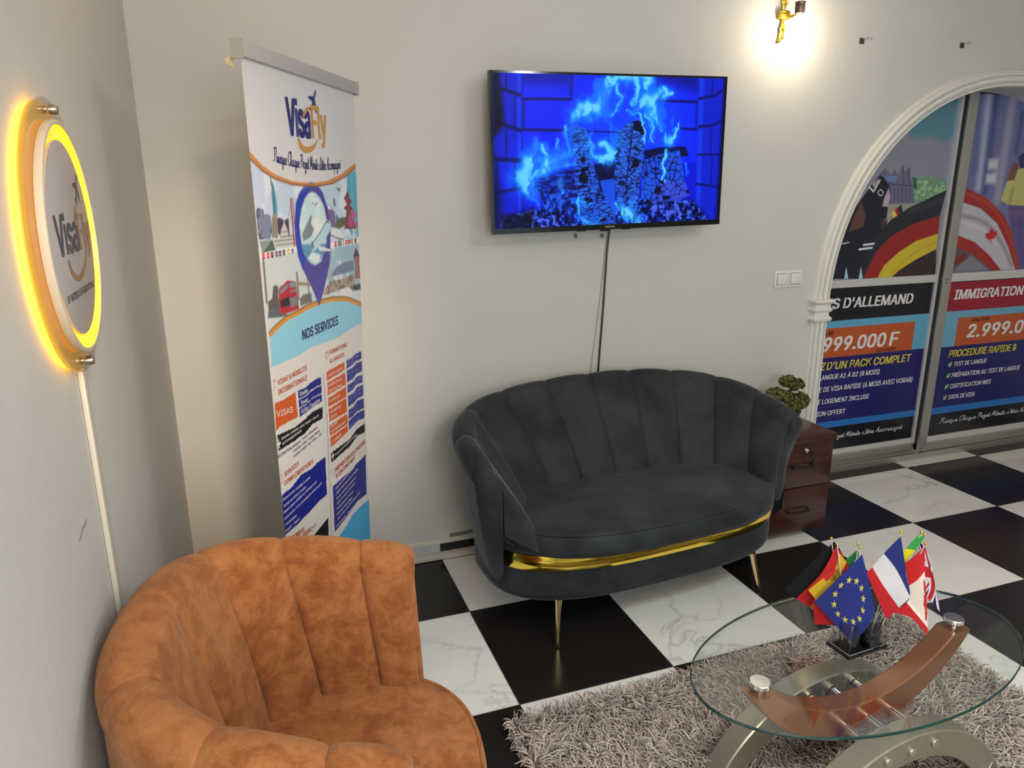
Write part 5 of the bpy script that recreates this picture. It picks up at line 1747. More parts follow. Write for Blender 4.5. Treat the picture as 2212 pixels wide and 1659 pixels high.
# ------------------------------------------------------------------ sconce
sx_, sz_ = 1.700, 2.455
sc_ = root('wall_sconce', 'ornate gold wall sconce, lit, above and right of the television', 'wall lamp', (sx_, Y_WALL, sz_))


def scr(cx, cz, r0, turns, a0, dirn=1, n=26):
    out = []
    for i in range(n):
        t = i / (n - 1)
        a = a0 + dirn * turns * 2 * PI * t
        rr = r0 * (1 - .8 * t)
        out.append((cx + rr * math.cos(a), Y_WALL - .012, cz + rr * math.sin(a)))
    return out


m = MB()
for k in (1, -1):
    m.tube(scr(sx_ - .003, sz_ + k * .055, .017, 1.3, -PI / 2 * k, k), [.0058 * (1 - .4 * i / 25) for i in range(26)], 8)
    m.tube(scr(sx_ + .005, sz_ + k * .088, .016, 1.2, -PI / 2 * k, -k), [.0052 * (1 - .4 * i / 25) for i in range(26)], 8)
m.tube(catmull([(sx_, Y_WALL - .008, sz_ + .12), (sx_ - .004, Y_WALL - .01, sz_ + .06), (sx_, Y_WALL - .01, sz_), (sx_ - .006, Y_WALL - .01, sz_ - .06), (sx_ - .012, Y_WALL - .008, sz_ - .105)], 6), .0060, 8)
m.ball((sx_ - .012, Y_WALL - .010, sz_ - .108), .010)
m.ball((sx_, Y_WALL - .010, sz_ + .125), .010)
m.build('scroll_plate', GOLD_ORN, sc_, True)
m = MB().box((sx_ - .026, Y_WALL - .035, sz_ - .020), (sx_ + .020, Y_WALL + .001, sz_ + .018), .006)
for k in range(3):
    m.box((sx_ - .029, Y_WALL - .038, sz_ - .016 + .012 * k), (sx_ + .022, Y_WALL, sz_ - .011 + .012 * k), .002)
m.build('wall_mount', GOLD_ORN, sc_, 'auto')
lx, ly = sx_ + .022, 1.005
m = MB().tube(catmull([(sx_, Y_WALL - .03, sz_), (sx_ + .008, 1.05, sz_ - .012), (lx, 1.02, sz_ - .004), (lx, ly, sz_ + .014)], 8), .006, 8)
m.build('arm', GOLD_ORN, sc_, True)
m = MB().lathe([(.004, .0), (.020, .004), (.022, .010), (.022, .044), (.0235, .046), (.0235, .051), (.0, .051)], (lx, ly, sz_ - .010), n=28)
m.build('lamp_cup', SMOKE, sc_, 'auto')
m = MB().lathe([(.0, -.006), (.016, -.004), (.024, .012), (.027, .040), (.024, .064), (.018, .070), (.0, .072)], (lx, ly, sz_ - .092), n=28)
m.build('lantern_glass', BULB, sc_, True)
m = MB().tube([(lx, ly, sz_ - .098), (lx, ly, sz_ - .112)], .0018, 6)
m.lathe([(.0, -.020), (.012, -.012), (.009, -.002), (.002, .016), (.0, .020)], (lx, ly, sz_ - .130), n=8)
m.build('crystal_drop', thin_glass('crystal', (.95, .93, .90), 1.8), sc_)

# ------------------------------------------------------------------ channel-back tub seats


def sup(t, a, b, n):
    c, s = math.cos(t), math.sin(t)
    return a * math.copysign(abs(c) ** (2 / n), c), b * math.copysign(abs(s) ** (2 / n), s)


class UCurve:
    """half superellipse from the tip at t=-1 round the back (t=0) to the tip at t=+1, by arc length"""

    def __init__(self, a, b, off, n):
        ph = np.linspace(-PI / 2, PI / 2, 1201)
        s, c = np.sin(ph), np.cos(ph)
        x = a * np.sign(s) * np.abs(s) ** (2 / n)
        y = b * np.abs(c) ** (2 / n) + off
        L = np.concatenate([[0], np.cumsum(np.hypot(np.diff(x), np.diff(y)))])
        self.s = L / L[-1] * 2 - 1
        self.x, self.y = x, y
        self.len = L[-1]

    def p(self, t):
        return np.array([np.interp(t, self.s, self.x), np.interp(t, self.s, self.y)])

    def nrm(self, t):
        e = .02
        d = self.p(min(1, t + e)) - self.p(max(-1, t - e))
        d /= np.linalg.norm(d)
        return np.array([-d[1], d[0]])      # outwards


class Tub:
    def __init__(self, root_o, cx, cy, ang, top, bot, z0, z1, pz, zs, seams, mat_, roll, puff, zbase, basecurve, flare=.0, tip=.03):
        self.r = root_o
        ca, sa = math.cos(ang), math.sin(ang)
        self.W = lambda x, y, z: (cx + ca * x - sa * y, cy + sa * x + ca * y, z)
        self.top, self.bot = UCurve(*top), UCurve(*bot)
        self.z0, self.z1, self.pz, self.zs = z0, z1, pz, zs
        self.seams, self.m, self.roll, self.puff = seams, mat_, roll, puff
        self.zbase, self.bc = zbase, UCurve(*basecurve)

    def profile(self, t, g, nv=16, nr=11):
        """inner face from the seat upwards, over the rolled rim; g: fullness of the channel at t"""
        T2, N = self.top.p(t), self.top.nrm(t)
        B2 = self.bot.p(t)
        zr = self.z0 - (self.z0 - self.z1) * abs(t) ** self.pz
        R = self.roll
        C2 = T2 - N * 0.0
        out = []
        for i in range(nv):
            v = i / nv
            e = v ** 1.15
            q = B2 + (C2 - N * R - B2) * e
            z = self.zs + (zr - R - self.zs) * v
            h = (smooth01(v / .16) * .9 + .1) * (1 - .45 * v)
            q = q - N * (self.puff * g * h + .012 * math.sin(PI * v))
            out.append((q[0], q[1], z))
        for i in range(nr):
            f = PI * 1.08 * i / (nr - 1)
            k = R + self.puff * g * (.5 - .3 * i / (nr - 1))
            q = C2 - N * (k * math.cos(f))
            out.append((q[0], q[1], zr - R + k * math.sin(f) * 1.05))
        return out

    def build(self, per=14):
        cols = []
        ts = []
        S = sorted(self.seams)
        for a, b in zip(S[:-1], S[1:]):
            for i in range(per):
                u = .5 - .5 * math.cos(PI * i / per)
                e = abs(2 * u - 1)
                ts.append((a + (b - a) * u, .5 * max(0.0, 1 - e ** 2.2) + .5 * max(0.0, 1 - e ** 7) ** .55))
        ts.append((S[-1], 0.0))
        A = [self.profile(t, g) for t, g in ts]
        # rounded front ends: the last stations turn in on themselves
        def endcap(prof, sgn):
            P = np.array(prof)
            t = S[-1] if sgn > 0 else S[0]
            d2 = self.top.p(t) - self.top.p(t - sgn * .03)
            d2 /= np.linalg.norm(d2)
            outer = np.array(self.outer_line(t, 8))
            loop = np.concatenate([P, outer[1:]])
            cen = loop.mean(0)
            rows = [loop]
            for sc, ad in ((.985, .006), (.93, .013), (.80, .019), (.5, .023), (.02, .024)):
                L = loop.copy()
                L = cen + (loop - cen) * np.array([sc, sc, 1 - (1 - sc) * .35])
                L[:, :2] += d2 * ad
                rows.append(L)
            return rows
        W = self.W
        mb = MB()
        mb.grid([[W(*p) for p in row] for row in A])
        self.back = mb.build('backrest', self.m, self.r, True, angle=70)
        for sgn in (1, -1):
            row = endcap(A[-1] if sgn > 0 else A[0], sgn)
            mb = MB().grid([[W(*p) for p in r_] for r_ in row])
            mb.build('arm_front', self.m, self.r, True, angle=60)
        mb = MB()
        tt = np.linspace(S[0], S[-1], 90)
        mb.grid([[W(*p) for p in self.outer_line(t, 10)] for t in tt])
        mb.build('outer_shell', self.m, self.r, True, angle=60)
        mb = MB()
        mb.tube([W(*self.outer_line(t, 10)[0]) for t in tt], .0045, 6)
        mb.build('outer_piping', self.m, self.r, True)
        return self

    def outer_line(self, t, nv):
        T2, N = self.top.p(t), self.top.nrm(t)
        zr = self.z0 - (self.z0 - self.z1) * abs(t) ** self.pz
        R = self.roll
        a = T2 + N * R * .98
        za = zr - R - .006
        b = self.bc.p(t)
        out = []
        for i in range(nv + 1):
            v = i / nv
            q = a + (b - a) * (v ** .9)
            q = q + N * .012 * math.sin(PI * v)
            out.append((q[0], q[1], za + (self.zbase - za) * v))
        return out

    def oval(self, name, cy, a, b, n, rows, m, crown=0.0, k=96, cap=True, jitter=0.0, angle=50):
        """stacked superellipse rings: rows of (z, outset); crowned top"""
        W = self.W
        A = []
        for z, o in rows:
            ring = []
            for i in range(k):
                x, y = sup(2 * PI * i / k, a + o, b + o, n)
                ring.append(W(x, y + cy, z))
            A.append(ring)
        if cap:
            zt, ot = rows[-1]
            for s in (.94, .85, .7, .5, .3, .12, .01):
                ring = []
                for i in range(k):
                    x, y = sup(2 * PI * i / k, (a + ot) * s, (b + ot) * s, n)
                    w = jitter * math.sin(9 * x + 3) * math.cos(11 * y) * (1 - s ** 4)
                    ring.append(W(x, y + cy, zt + crown * (1 - s ** 2.6) + w))
                A.append(ring)
        mb = MB().grid(A, closed_v=True)
        return mb.build(name, m, self.r, True, angle=angle)

    def piping(self, name, cy, a, b, n, z, r, t0=0, t1=2 * PI, parent=None, k=96):
        P = []
        for i in range(k + 1):
            t = t0 + (t1 - t0) * i / k
            x, y = sup(t, a, b, n)
            P.append(self.W(x, y + cy, z))
        return MB().tube(P, r, 8).build(name, self.m, parent or self.r, True)


def splayed_leg(parent, p, q, r0, r1, m):
    p, q = np.array(p, float), np.array(q, float)
    mb = MB().tube([p + (q - p) * t for t in np.linspace(0, 1, 8)], [r0 + (r1 - r0) * t for t in np.linspace(0, 1, 8)], 18)
    l = mb.build('leg', m, parent, 'auto')
    d = (q - p) / np.linalg.norm(q - p)
    MB().tube([q - d * .003, (q[0], q[1], 0.0)], r1 * 1.15, 14).build('foot_pad', RUBBER, l, 'auto')
    return l


# grey loveseat
so = root('loveseat', 'dark grey velvet two-seat sofa with a scalloped back and a gold band', 'sofa', (.72, .60, 0))
sofa = Tub(so, .731, .45, .07, (.734, .545, -.022, 3.37), (.560, .375, -.135, 3.1), .858, .722, 2.0, .40, [-1, -.8, -.6, -.4, -.2, 0, .2, .4, .6, .8, 1], VELVET, .040, .026, .174,
           (.655, .420, .09, 2.9))
sofa.build()
bs = sofa.oval('base', .160, .673, .350, 2.9, [(.172, -.03), (.176, -.012), (.186, -.002), (.21, 0), (.30, 0), (.372, 0), (.380, -.006)], VELVET, 0, cap=True)
st = sofa.oval('seat', .085, .614, .318, 2.7, [(.375, .006), (.380, .014), (.400, .017), (.430, .016), (.452, .011), (.463, .002)], VELVET, .016, jitter=.004)
sofa.piping('seat_piping', .085, .620, .324, 2.7, .4625, .0042, parent=st)
sofa.piping('lower_piping', .085, .624, .328, 2.7, .378, .0035, parent=st)
# polished gold band round the front of the base
mb = MB()
A = []
for i in range(121):
    t = PI * 1.06 + (PI * .88) * i / 120
    x, y = sup(t, .673, .350, 2.9)
    x2, y2 = sup(t + .001, .673, .350, 2.9)
    nx, ny = (y2 - y), -(x2 - x)
    l = math.hypot(nx, ny)
    nx, ny = nx / l, ny / l
    row = []
    for z, o in ((.306, -.002), (.307, .006), (.318, .0105), (.338, .0125), (.358, .0105), (.369, .006), (.370, -.002)):
        row.append(sofa.W(x + nx * o, y + .160 + ny * o, z))
    A.append(row)
mb.grid(A)
mb.build('gold_band', GOLD, so, True, angle=60)
for x, y, dx, dy in ((-.475, -.125, -.018, -.030), (.450, -.135, .040, -.018), (-.475, .40, -.03, .03), (.475, .40, .03, .03)):
    splayed_leg(so, sofa.W(x, y, .180), sofa.W(x + dx, y + dy, .012), .0145, .0085, BRASS)

# rust armchair
ch = root('armchair', 'rust orange suede tub armchair with a scalloped back', 'armchair', (-.60, -.60, 0))
T1, T2_, T3 = .838, .579, .315
arm = Tub(ch, -.549, -.672, 1.353, (.353, .485, -.051, 3.0), (.300, .375, -.070, 2.8), .952, .830, 1.1, .42, [-1, -T1, -T2_, -T3, 0, T3, T2_, T1, 1], SUEDE, .048, .026, .12,
          (.345, .35, .12, 2.5))
arm.build(16)
arm.oval('base', .14, .330, .325, 2.5, [(.10, -.02), (.112, 0), (.20, .004), (.40, .004), (.41, -.004)], SUEDE)
st = arm.oval('seat', .135, .338, .333, 2.5, [(.405, .0), (.412, .012), (.440, .018), (.470, .016), (.488, .006)], SUEDE, .022, jitter=.003)
arm.piping('seat_piping', .135, .345, .340, 2.5, .487, .0055, parent=st)
for x, y in ((-.22, -.06), (.22, -.06), (-.22, .34), (.22, .34)):
    splayed_leg(ch, arm.W(x, y, .115), arm.W(x * 1.1, y, .010), .016, .010, BRASS)

# ------------------------------------------------------------------ mahogany drawer pedestal
cr = root('drawer_pedestal', 'dark red-brown wooden pedestal with two drawers and a key in the lock, beside the sofa', 'cabinet', (1.67, .86, 0))
CX0, CX1, CY0, CY1 = 1.470, 1.872, .660, 1.050
MB().box((CX0, CY0 + .018, .045), (CX1, CY1, .512), .001).build('carcass', WOOD, cr, 'auto')
MB().box((CX0 - .008, CY0 - .012, .512), (CX1 + .010, CY1 + .005, .540), .0025).build('top_panel', WOOD, cr, 'auto')
HAN = mat('handle_dark', (.03, .014, .012), .35, .3)
for z0, z1 in ((.045, .2765), (.2815, .508)):
    dw = MB().box((CX0, CY0, z0), (CX1, CY0 + .0175, z1), .0015).build('drawer', WOOD, cr, 'auto')
    hz = (z0 + z1) / 2 + (.000 if z0 > .1 else .000)
    xm = 1.690
    m = MB()
    m.tube(catmull([(xm - .062, CY0 + .002, hz), (xm - .060, CY0 - .016, hz), (xm - .048, CY0 - .024, hz), (xm, CY0 - .026, hz), (xm + .048, CY0 - .024, hz), (xm + .060, CY0 - .016, hz), (xm + .062, CY0 + .002, hz)], 6), .0055, 10)
    m.build('handle', HAN, dw, True)
    if z0 > .1:
        lock = MB().lathe([(.011, -.001), (.011, .004), (.009, .006), (.006, .0062), (.006, .004), (.0, .004)], (1.712, CY0, .468), (0, -1, 0), 24).build('lock', CHROME, dw, 'auto')
        m = MB().tube([(1.712, CY0 - .003, .468), (1.712, CY0 - .022, .466)], .0016, 8)
        m.box((1.708, CY0 - .036, .447), (1.727, CY0 - .031, .472), .002)
        ring = [(1.728 + .009 * math.cos(t), CY0 - .033, .444 + .009 * math.sin(t)) for t in np.linspace(0, 2 * PI, 17)[:-1]]
        m.tube(ring, .0009, 6, closed=True)
        m.build('key', BLACKP, lock, 'auto')
        m = MB().box((1.722, CY0 - .036, .410), (1.735, CY0 - .031, .436), .002).box((1.7265, CY0 - .0345, .388), (1.7305, CY0 - .0325, .412))
        m.build('spare_key', HAN, lock, 'auto')
for x, y in ((CX0 + .05, CY0 + .06), (CX1 - .06, CY0 + .06), (CX0 + .05, CY1 - .06), (CX1 - .06, CY1 - .06)):
    m = MB().lathe([(.012, -.014), (.020, -.010), (.020, .010), (.012, .014)], (x, y, .020), (1, .4, 0), 20)
    m.box((x - .010, y - .010, .030), (x + .010, y + .010, .0465))
    m.build('castor', RUBBER, cr, 'auto')

# ------------------------------------------------------------------ little artificial bonsai
pr0 = root('bonsai_plant', 'small artificial bonsai with green and reddish leaf clusters on the wooden pedestal', 'plant', (1.78, .90, .540))
m = MB().lathe([(.0, .001), (.045, .001), (.058, .010), (.064, .045), (.068, .050), (.068, .058), (.060, .058), (.058, .048), (.0, .046)], (1.78, .90, .540), n=32)
m.build('pot', POTM, pr0, 'auto')
trunk = [(1.78, .90, .585), (1.79, .895, .615), (1.765, .90, .645), (1.775, .90, .675), (1.79, .90, .70), (1.785, .90, .735)]
m = MB().tube(catmull(trunk, 6), np.linspace(.012, .005, 31), 10)
m.tube(catmull([(1.768, .90, .645), (1.735, .90, .665), (1.712, .90, .685)], 5), np.linspace(.006, .003, 11), 8)
m.tube(catmull([(1.775, .90, .655), (1.81, .895, .66), (1.845, .89, .645)], 5), np.linspace(.006, .003, 11), 8)
m.tube(catmull([(1.785, .90, .70), (1.81, .90, .725), (1.835, .90, .73)], 5), np.linspace(.005, .0025, 11), 8)
m.build('trunk', BARK, pr0, True)
rg = np.random.default_rng(5)
V, F = [], []
for (cx, cy, cz), (rx, ry, rz), n in (((1.770, .90, .748), (.046, .036, .028), 260), ((1.822, .90, .724), (.046, .036, .028), 260), ((1.700, .90, .690), (.048, .036, .028), 260),
                                      ((1.755, .895, .672), (.048, .036, .028), 240), ((1.835, .885, .642), (.056, .042, .044), 420), ((1.800, .880, .628), (.046, .038, .034), 260)):
    for _ in range(n):
        d = rg.normal(size=3)
        d /= np.linalg.norm(d)
        p = np.array([cx, cy, cz]) + d * np.array([rx, ry, rz]) * rg.uniform(.6, 1.0)
        up = d * .8 + np.array([0, 0, .6]) + rg.normal(size=3) * .3
        up /= np.linalg.norm(up)
        a = np.cross(up, rg.normal(size=3))
        a /= np.linalg.norm(a)
        b = np.cross(up, a)
        for k in range(4):                       # a small whorl of four rounded leaves
            t = k * PI / 2 + rg.uniform(0, .6)
            e = a * math.cos(t) + b * math.sin(t)
            s_ = np.cross(up, e)
            L, w = rg.uniform(.008, .011), rg.uniform(.0032, .0045)
            i = len(V)
            V += [p, p + e * L * .4 + s_ * w + up * L * .25, p + e * L * .8 + s_ * w * .8 + up * L * .45, p + e * L + up * L * .5, p + e * L * .8 - s_ * w * .8 + up * L * .45, p + e * L * .4 - s_ * w + up * L * .25]
            F.append((i, i + 1, i + 2, i + 3, i + 4, i + 5))
fo = mesh_np('foliage', V, np.array(F), LEAF, pr0, True)

# ------------------------------------------------------------------ black and silver unit tucked behind the sofa
er = root('electrical_unit', 'small black and silver electrical unit on the floor behind the left end of the sofa', 'electrical unit', (.215, .96, 0))
a0, a1 = np.array([.166, 1.035]), np.array([.208, .868])        # foot of its left side, back to front
ex = (a1 - a0) / np.linalg.norm(a1 - a0)                         # along the visible side
ey = np.array([-ex[1], ex[0]])                                   # towards the room's right
EL = float(np.linalg.norm(a1 - a0))


def eu(u, v, d):
    """u along the side, v up, d outwards (left)"""
    q = a0 + ex * u - ey * d
    return np.array([q[0], q[1], v])


side = catmull([(0, .000), (0, .03), (-.004, .10), (-.002, .17), (.004, .196), (.012, .202), (EL - .04, .202), (EL - .012, .15), (EL - .002, .06), (EL, .0)], 5)
MB().prism([tuple(p) for p in side], eu, -.175, 0).build('body', BLACKP, er, 'auto')
out = catmull([(.002, .004), (-.002, .08), (.0, .16), (.010, .196), (.016, .192), (.012, .15), (.012, .08), (.022, .056), (.034, .066), (.042, .12), (.060, .160), (.085, .172),
               (EL - .060, .160), (EL - .03, .11), (EL - .010, .03), (EL - .006, .003), (EL - .030, .003), (EL - .036, .06), (EL - .055, .105), (.085, .125), (.066, .110), (.056, .06), (.056, .003)], 4, True)
m = MB()
b = bmesh.new()
vs = [b.verts.new((x, y, 0)) for x, y in out]
b.faces.new(vs)
r_ = bmesh.ops.extrude_face_region(b, geom=list(b.faces))
for v in [g for g in r_['geom'] if isinstance(g, bmesh.types.BMVert)]:
    v.co.z = .005
bmesh.ops.triangulate(b, faces=[f for f in b.faces if len(f.verts) > 4])
for v in b.verts:
    v.co = Vector(eu(v.co.x, v.co.y, v.co.z))
m.bm(b)
b.free()
m.build('silver_trim', GREYP, er, 'auto')
m = MB()
for k in range(5):
    m.prism([(EL - .052 + .003 * k, .030 + .013 * k), (EL - .046 + .003 * k, .030 + .013 * k), (EL - .046 + .003 * k, .036 + .013 * k), (EL - .052 + .003 * k, .036 + .013 * k)], eu, 0, .0015)
m.build('scale_marks', GREYP, er)
m = MB().prism([(.070, .020), (.092, .020), (.092, .048), (.070, .048)], eu, 0, .0015)
m.build('red_display', ink('display_red', (150, 34, 38)), er)

# ------------------------------------------------------------------ shaggy rug
rr = root('shaggy_rug', 'shaggy grey-brown rug of twisted yarn under the glass coffee table', 'rug', (.76, -.67, 0))
RX0, RX1, RY0, RY1, RA = -.075, 1.610, -1.33, -.085, .028


def rugp(u, v):
    x = RX0 + u
    return x * math.cos(RA) - 0 * v, RY0 + v + x * math.sin(RA)


RW, RH = RX1 - RX0, RY1 - RY0
q = [rugp(a, b) for a, b in ((.01, .01), (RW - .01, .01), (RW - .01, RH - .01), (.01, RH - .01))]
MB().prism(q, lambda u, v, d: (u, v, d), .0005, .012).build('backing', mat('rug_backing', (.16, .13, .115), .9), rr)
rg = np.random.default_rng(21)
sp = .0078
nu, nv = int(RW / sp), int(RH / sp)
U, Vv = np.meshgrid((np.arange(nu) + .5) * sp, (np.arange(nv) + .5) * sp, indexing='ij')
U = (U + rg.uniform(-.5, .5, U.shape) * sp).ravel()
Vv = (Vv + rg.uniform(-.5, .5, Vv.shape) * sp).ravel()
# keep only what the room can see: the pile behind the frame's lower edge thins out
keep = (Vv > .30) | (rg.random(len(Vv)) < .75)
U, Vv = U[keep], Vv[keep]
N = len(U)
X = RX0 + U
Y = RY0 + Vv + X * RA


def field(x, y, s, seed):
    r = np.random.default_rng(seed)
    o = np.zeros_like(x)
    for _ in range(7):
        k = r.normal(size=2) * s
        o += np.sin(x * k[0] + y * k[1] + r.uniform(0, 6.28))
    return o


th = field(X, Y, 9, 1) * .75 + field(X, Y, 26, 2) * .35 + rg.normal(size=N) * .55 + 4.2
ed = np.minimum.reduce([U, RW - U, Vv, RH - Vv])
lean = np.clip(field(X, Y, 14, 4) * .12 + .95 + rg.normal(size=N) * .22, .25, 1.45)
# yarns at the rim lean outwards
ox = np.where(U < .02, -1, np.where(RW - U < .02, 1, 0)) * 1.0
oy = np.where(Vv < .02, -1, np.where(RH - Vv < .02, 1, 0)) * 1.0
dx, dy = np.cos(th), np.sin(th)
rim = (ed < .02)
dx = np.where(rim, dx * .5 + ox, dx)
dy = np.where(rim, dy * .5 + oy, dy)
nn = np.hypot(dx, dy) + 1e-9
dx, dy = dx / nn, dy / nn
Ln = rg.uniform(.048, .076, N) * np.where(rim, .75, 1)
curl = rg.normal(size=N) * 1.5
curl2 = rg.normal(size=N) * .9
S = 6
pts = np.zeros((N, S, 3))
px, py, pz = X.copy(), Y.copy(), np.full(N, .010)
ang = np.arctan2(dy, dx)
el = np.full(N, 1.35)
for k in range(S):
    pts[:, k] = np.stack([px, py, pz], 1)
    step = Ln / (S - 1)
    e_ = np.clip(PI / 2 - lean * (k + .6) / 2.2 + curl2 * .12 * k, -.35, PI / 2)
    a_ = ang + curl * (k / S)
    px = px + step * np.cos(e_) * np.cos(a_)
    py = py + step * np.cos(e_) * np.sin(a_)
    pz = np.maximum(pz + step * np.sin(e_), .012 + .006 * rg.random(N))
T = np.gradient(pts, axis=1)
T /= np.linalg.norm(T, axis=2)[..., None] + 1e-9
A_ = np.cross(T, np.array([0.3, .2, 1.0])[None, None])
A_ /= np.linalg.norm(A_, axis=2)[..., None] + 1e-9
B_ = np.cross(T, A_)
rad = rg.uniform(.0017, .0028, N)[:, None] * np.array([1, 1.05, 1.05, 1, .85, .35])[None]
ring = []
for j in range(3):
    t = 2 * PI * j / 3
    ring.append(pts + (A_ * math.cos(t) + B_ * math.sin(t)) * rad[..., None])
R_ = np.stack(ring, 2)                     # N,S,3,3
idx = (np.arange(N) * S * 3)[:, None, None]
k_, j_ = np.meshgrid(np.arange(S - 1), np.arange(3), indexing='ij')
j2 = (j_ + 1) % 3
quad = np.stack([k_ * 3 + j_, k_ * 3 + j2, (k_ + 1) * 3 + j2, (k_ + 1) * 3 + j_], -1).reshape(1, -1, 4)
Q = (quad + idx).reshape(-1, 4)
pal = s2l(np.array([[200, 183, 171], [218, 203, 190], [172, 154, 144], [232, 219, 207], [146, 130, 122]]) / 255.0)
cc = pal[rg.choice(5, N, p=[.34, .26, .2, .12, .08])] * rg.uniform(.85, 1.12, N)[:, None]
cols = np.repeat(cc, S * 3, 0)
pile = mesh_np('pile', R_.reshape(-1, 3), Q, YARN, rr, True, cols=cols)
pile['kind'] = 'stuff'

# ------------------------------------------------------------------ glass coffee table
TX, TY, TA = .815, -.607, .062
ct, st_ = math.cos(TA), math.sin(TA)


def tb(u, v, z):
    return (TX + ct * u - st_ * v, TY + st_ * u + ct * v, z)


tr0 = root('coffee_table', 'oval glass coffee table on a copper arch and two pale metal arches', 'coffee table', (TX, TY, 0))
ZG0, ZG1 = .412, .422
nE = 128
ell = [(.545 * math.cos(2 * PI * i / nE), .292 * math.sin(2 * PI * i / nE)) for i in range(nE)]
m = MB()
V = [tb(u, v, ZG0) for u, v in ell] + [tb(u, v, ZG1) for u, v in ell]
m.add(V, [tuple(range(nE))[::-1], tuple(nE + i for i in range(nE))])
m.m = 1
A = []
for du, z in ((0, ZG0), (.003, ZG0 + .003), (.003, ZG1 - .003), (0, ZG1)):
    A.append([tb(u * (1 + du / .545), v * (1 + du / .292), z) for u, v in ell])
m.grid(np.array(A), closed_v=True)
gt = m.build('glass_top', [GLASS, GLASS_EDGE], tr0, 'auto')


def arc_band(name, v0, v1, outer, inner, m_, bev=.004):
    """a flat band following two matching (u,z) curves, v0..v1 wide, with softened edges"""
    o, i_ = np.array(outer), np.array(inner)
    A = []
    for (ou, oz), (iu, iz) in zip(o, i_):
        d = np.array([ou - iu, oz - iz])
        d = d / np.linalg.norm(d) * bev
        c = [(v0 + bev, ou, oz), (v1 - bev, ou, oz), (v1, ou - d[0], oz - d[1]), (v1, iu + d[0], iz + d[1]), (v1 - bev, iu, iz), (v0 + bev, iu, iz), (v0, iu + d[0], iz + d[1]), (v0, ou - d[0], oz - d[1])]
        A.append([tb(u, v, z) for v, u, z in c])
    mb = MB().grid(np.array(A), closed_v=True)
    k = len(A)
    mb.add(A[0], [tuple(range(8))])
    mb.add(A[-1], [tuple(range(8))[::-1]])
    return mb.build(name, m_, tr0, 'auto', angle=30)


def circ(R, cz, a0, a1, n=48):
    return [(R * math.sin(a), cz + R * math.cos(a)) for a in np.linspace(a0, a1, n)]


RO, CZ = .455, -.180
RI, CZI = .372, -.180
aO = math.acos((.0165 - CZ) / RO)
aI = math.acos((.0165 - CZI) / RI)
BARU = (-.088, 0.0, .088)
for v0, v1, sgn in ((-.195, -.125, -1), (.085, .155, 1)):
    ar = arc_band('foot_arch', v0, v1, circ(RO, CZ, -aO, aO), circ(RI, CZI, -aI, aI), CHAMPAGNE)
    vf = v0 if sgn < 0 else v1
    for u in BARU:
        c = tb(u, vf, .232)
        MB().lathe([(.0115, -.001), (.0125, .002), (.0125, .005), (.010, .0075), (.0, .008)], c, (-sgn * st_, sgn * ct, 0), 24).build('bolt_cap', mat('bolt_champagne', (.62, .58, .48), .3, .8), ar, 'auto')
for u in BARU:
    p, q = tb(u, -.125, .232), tb(u, .085, .232)
    bar = MB().tube([p, q], .0125, 20).build('chrome_bar', CHROME, tr0, 'auto')
    for v, d in ((-.125, 1), (.085, -1)):
        MB().lathe([(.0165, 0), (.0165, .010), (.0135, .012)], tb(u, v, .232), (-d * st_, d * ct, 0), 20).build('collar', CHROME, bar, 'auto')
# copper arch: a shallow U carrying the glass at its two tips


def sag(half, z_end, z_mid, n=56):
    s = z_end - z_mid
    R = (half * half + s * s) / (2 * s)
    a = math.asin(half / R)
    return [(R * math.sin(t), z_mid + R - R * math.cos(t)) for t in np.linspace(-a, a, n)]


arc_band('copper_arch', -.040, .024, sag(.338, .403, .272), sag(.412, .403, .178), COPPER, .004)
for u in (-.372, .372):
    v = -.008
    m = MB().lathe([(.013, .0), (.013, ZG0 - .4025)], tb(u, v, .4022), n=24)
    m.build('glass_support', CHROME, tr0, 'auto')
    dm = mat('spun_chrome', (.80, .80, .80), .16, 1.0)
    m = MB().lathe([(.028, .0), (.0285, .001), (.0285, .011), (.0265, .013), (.0, .0132)], (0, 0, 0), n=40)
    d = m.build('chrome_disc', dm, tr0, 'auto', angle=25)
    d.location = Vector(tb(u, v, ZG1 + .0003)) - Vector((TX, TY, 0))
    for vv_ in d.data.vertices:
        vv_.co += Vector((TX, TY, 0))

# ------------------------------------------------------------------ flag stand and the eight desk flags
ZT = ZG1
fr0 = root('flag_stand', 'dark tray with two clear cups standing on the glass table', 'flag stand', (.81, -.59, ZT))
base_c = [(.736, -.548), (.741, -.628), (.885, -.619), (.876, -.546)]
sc_b = 1.03
bc = [((x - .81) * sc_b + .815, (y + .585) * sc_b - .592) for x, y in base_c]
MB().prism(bc, lambda u, v, d: (u, v, ZT + d), .0008, .008).build('tray', BLACKG, fr0)
m = MB()
ins = [((x - .815) * .90 + .815, (y + .592) * .86 - .592) for x, y in bc]
for i in range(4):
    p, q = ins[i], ins[(i + 1) % 4]
    m.tube([(p[0], p[1], ZT + .009), (q[0], q[1], ZT + .009)], .0016, 6)
m.build('tray_rim', mat('smoked_edge', (.30, .29, .28), .2, .4), fr0)
cups = [(.782, -.590), (.850, -.598)]
for k, (x, y) in enumerate(cups):
    m = MB().lathe([(.0, .010), (.030, .010), (.031, .012), (.029, .090), (.0275, .090), (.028, .014), (.0, .014)], (x, y, ZT), n=36)
    m.build('cup', thin_glass('cup_plastic', (.86, .85, .83) if k == 0 else (.62, .62, .64), 1.5), fr0, True)
m = MB()
rg = np.random.default_rng(8)
